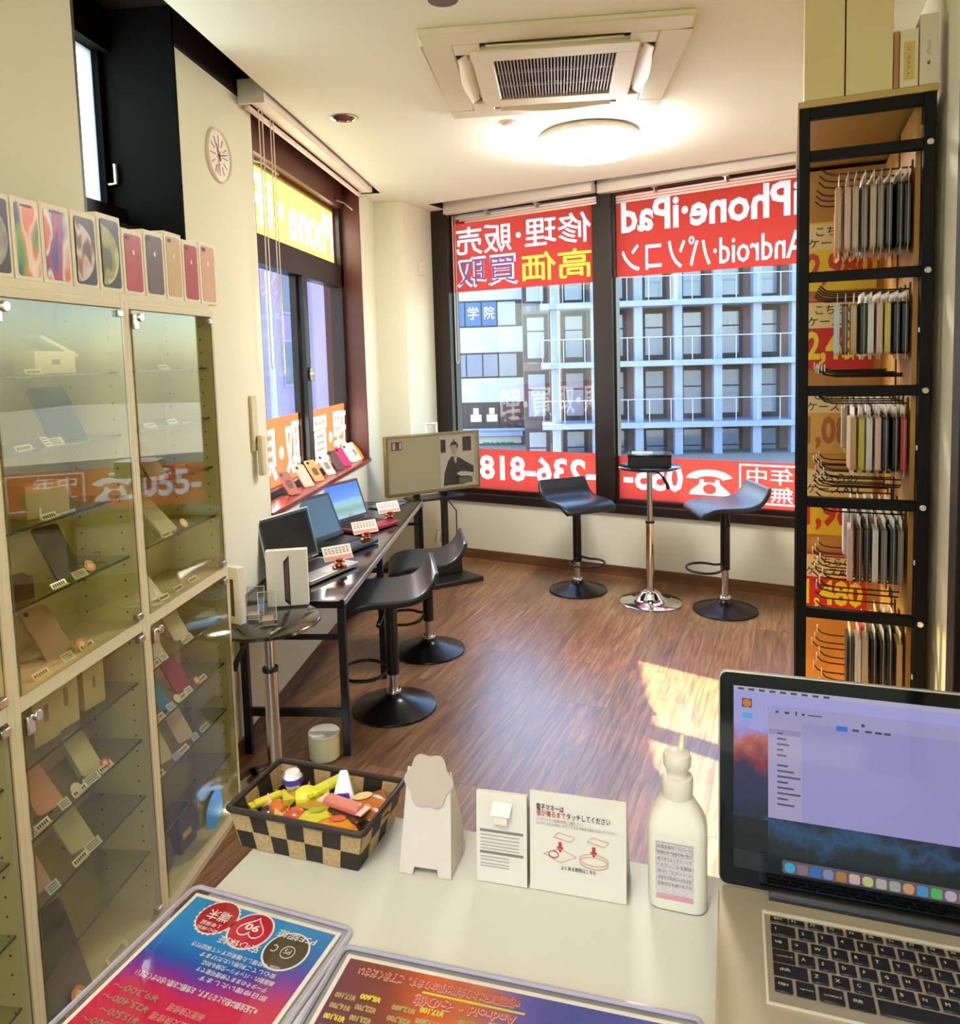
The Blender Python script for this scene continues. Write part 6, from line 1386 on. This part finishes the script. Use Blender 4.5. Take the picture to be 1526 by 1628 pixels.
lettering(scn, '●', Ml @ Vector((U(.412), -.0028, V(.15))), Ml.to_3x3() @ Vector((1, 0, 0)), Ml.to_3x3() @ Vector((0, 0, 1)), .004, .004, mat('lit 4A4058', '080808', .06, emit=.6, ecol='4A4058'), name='player_mark')
o_ = spat('drive_icon', U(.028), U(.062), V(.115), V(.065), '5A4A6A', r_=.001); spat('drive_icon_disc', U(.031), U(.059), V(.112), V(.068), 'D8842A', d=.0023, r_=.004); spat('folder_icon', U(.03), U(.063), V(.175), V(.145), '58B4E8', r_=.001)
spat('dock', U(.16), U(.86), V(.985), V(.915), '6A6068', d=.0022, r_=.002)
for i, c in enumerate(('4AB0D0', '8A7888', '3A78C0', '8A90B8', 'B88040', 'D8B0B0', 'C8C880', 'B8B0A8', 'A8A89C', 'D89A6A', '4A9AC8', '58B868', 'C0A8C0', 'D88A40', '5A6AB0', '9A9AA8', 'C05A5A')):
    spat('dock_icon', U(.168 + i * .0405), U(.168 + i * .0405 + .033), V(.978), V(.927), c, d=.0025, r_=.0025 if i % 3 else .004)
spat('note_window', U(.80), U(.95), V(.90), V(.74), 'A8A0B4', d=.0027)
spat('chin_strip', U(0), U(.115), V(.9), V(.72), '1E1C1C', .25, d=.002)
# keyboard
kx0, ky0 = .055, -.042
kb = MB().box(kx0 - .006, LW_ - kx0 + .006, -.152, ky0 + .010, .0221, .0226).build('keyboard', mat('key well', 'A89C86', .4, metal=.5), lt)
MB().box(kx0 - .0075, LW_ - kx0 + .0075, ky0 + .010, ky0 + .0135, .0222, .0240).box(kx0 - .0085, kx0 - .006, -.152, ky0 + .0125, .0222, .0236).box(kx0 - .0085, LW_ - kx0 + .0085, -.1545, -.152, .0222, .0234).build('well_rim', mat('well rim', 'E8DFC8', .3, metal=.4), kb)
KEY = mat('key black', '0E0C0C', .45); LEG = mat('key legend', 'B8B08C', .6)
P_ = .019
def key(x, y, w_, d_, leg=None):
    o = MB().box(x, x + w_, y - d_, y, .0226, .0246).build('key', [KEY, LEG], kb, .0008, seg=1)
    if leg:
        me = o.data; q_, polys, _ = fit(leg, None, min(.0042, d_ * .4), .01, False, 1)
        if q_[:, 0].max() > w_ * .7: q_, polys, _ = fit(leg, w_ * .7, .003, .0, False, 1)
        mb = MB(); mb.add([(x + w_ * .18 + a, y - d_ * .62 + b, .0248) for a, b in q_], polys); l = mb.build('legend', LEG, None, smooth='flat')
        bm = bmesh.new(); bm.from_mesh(me); bm.from_mesh(l.data)
        for f in bm.faces:
            if all(abs(v.co.z - .0248) < 2e-5 for v in f.verts): f.material_index = 1
        bm.to_mesh(me); bm.free(); bpy.data.objects.remove(l)
rows = [(0.0, .009, [('esc', .95)] + [('F%d' % i, .83) for i in range(1, 10)]),
        (.0125, .0155, [('1', 1.28)] + [(c, .83) for c in '234567890-']),
        (.0315, .0155, [('tab', .85)] + [(c, .83) for c in 'QWERTYUIOP']),
        (.0505, .0155, [('control', 1.12)] + [(c, .83) for c in 'ASDFGHJKL']),
        (.0695, .0155, [('shift', 1.68)] + [(c, .83) for c in 'ZXCVBNM,']),
        (.0885, .018, [('caps', .88), ('option', .9), ('command', 1.18), ('英数', 1.22), (None, 3.9), ('かな', 1.22)])]
for dy, d_, ks in rows:
    x = kx0
    for lg, kw in ks:
        key(x, ky0 + .006 - dy * .96, kw * P_, d_ * .96, lg); x += kw * P_ + .17 * P_ if kw != .95 else P_
        if x > .30: break
bx('trackpad', LW_ / 2 - .052, LW_ / 2 + .052, -.235, -.165, .0220, .0224, mat('trackpad', 'B0A48C', .35, metal=.5), lt)
# disc built in place of a blue reflection on the far cabinet door
p = hx(343, 1280, XC + .03)
t = thing('reflection_disc', 'blue disc in place of a reflection at the foot of the far cabinet', 'disc', (XC + .024, p.y, p.z - .075), math.radians(90))
MB().lathe([(.012, 0), (.058, 0), (.058, .0015), (.012, .0015)], 40).xf(Matrix.Translation((0, 0, .058)) @ Matrix.Rotation(PI / 2, 4, 'X')).build('disc', mat('painted blue reflection', '3AA0E0', .2, metal=.4), t)
bpy.data.objects.remove(_fo)
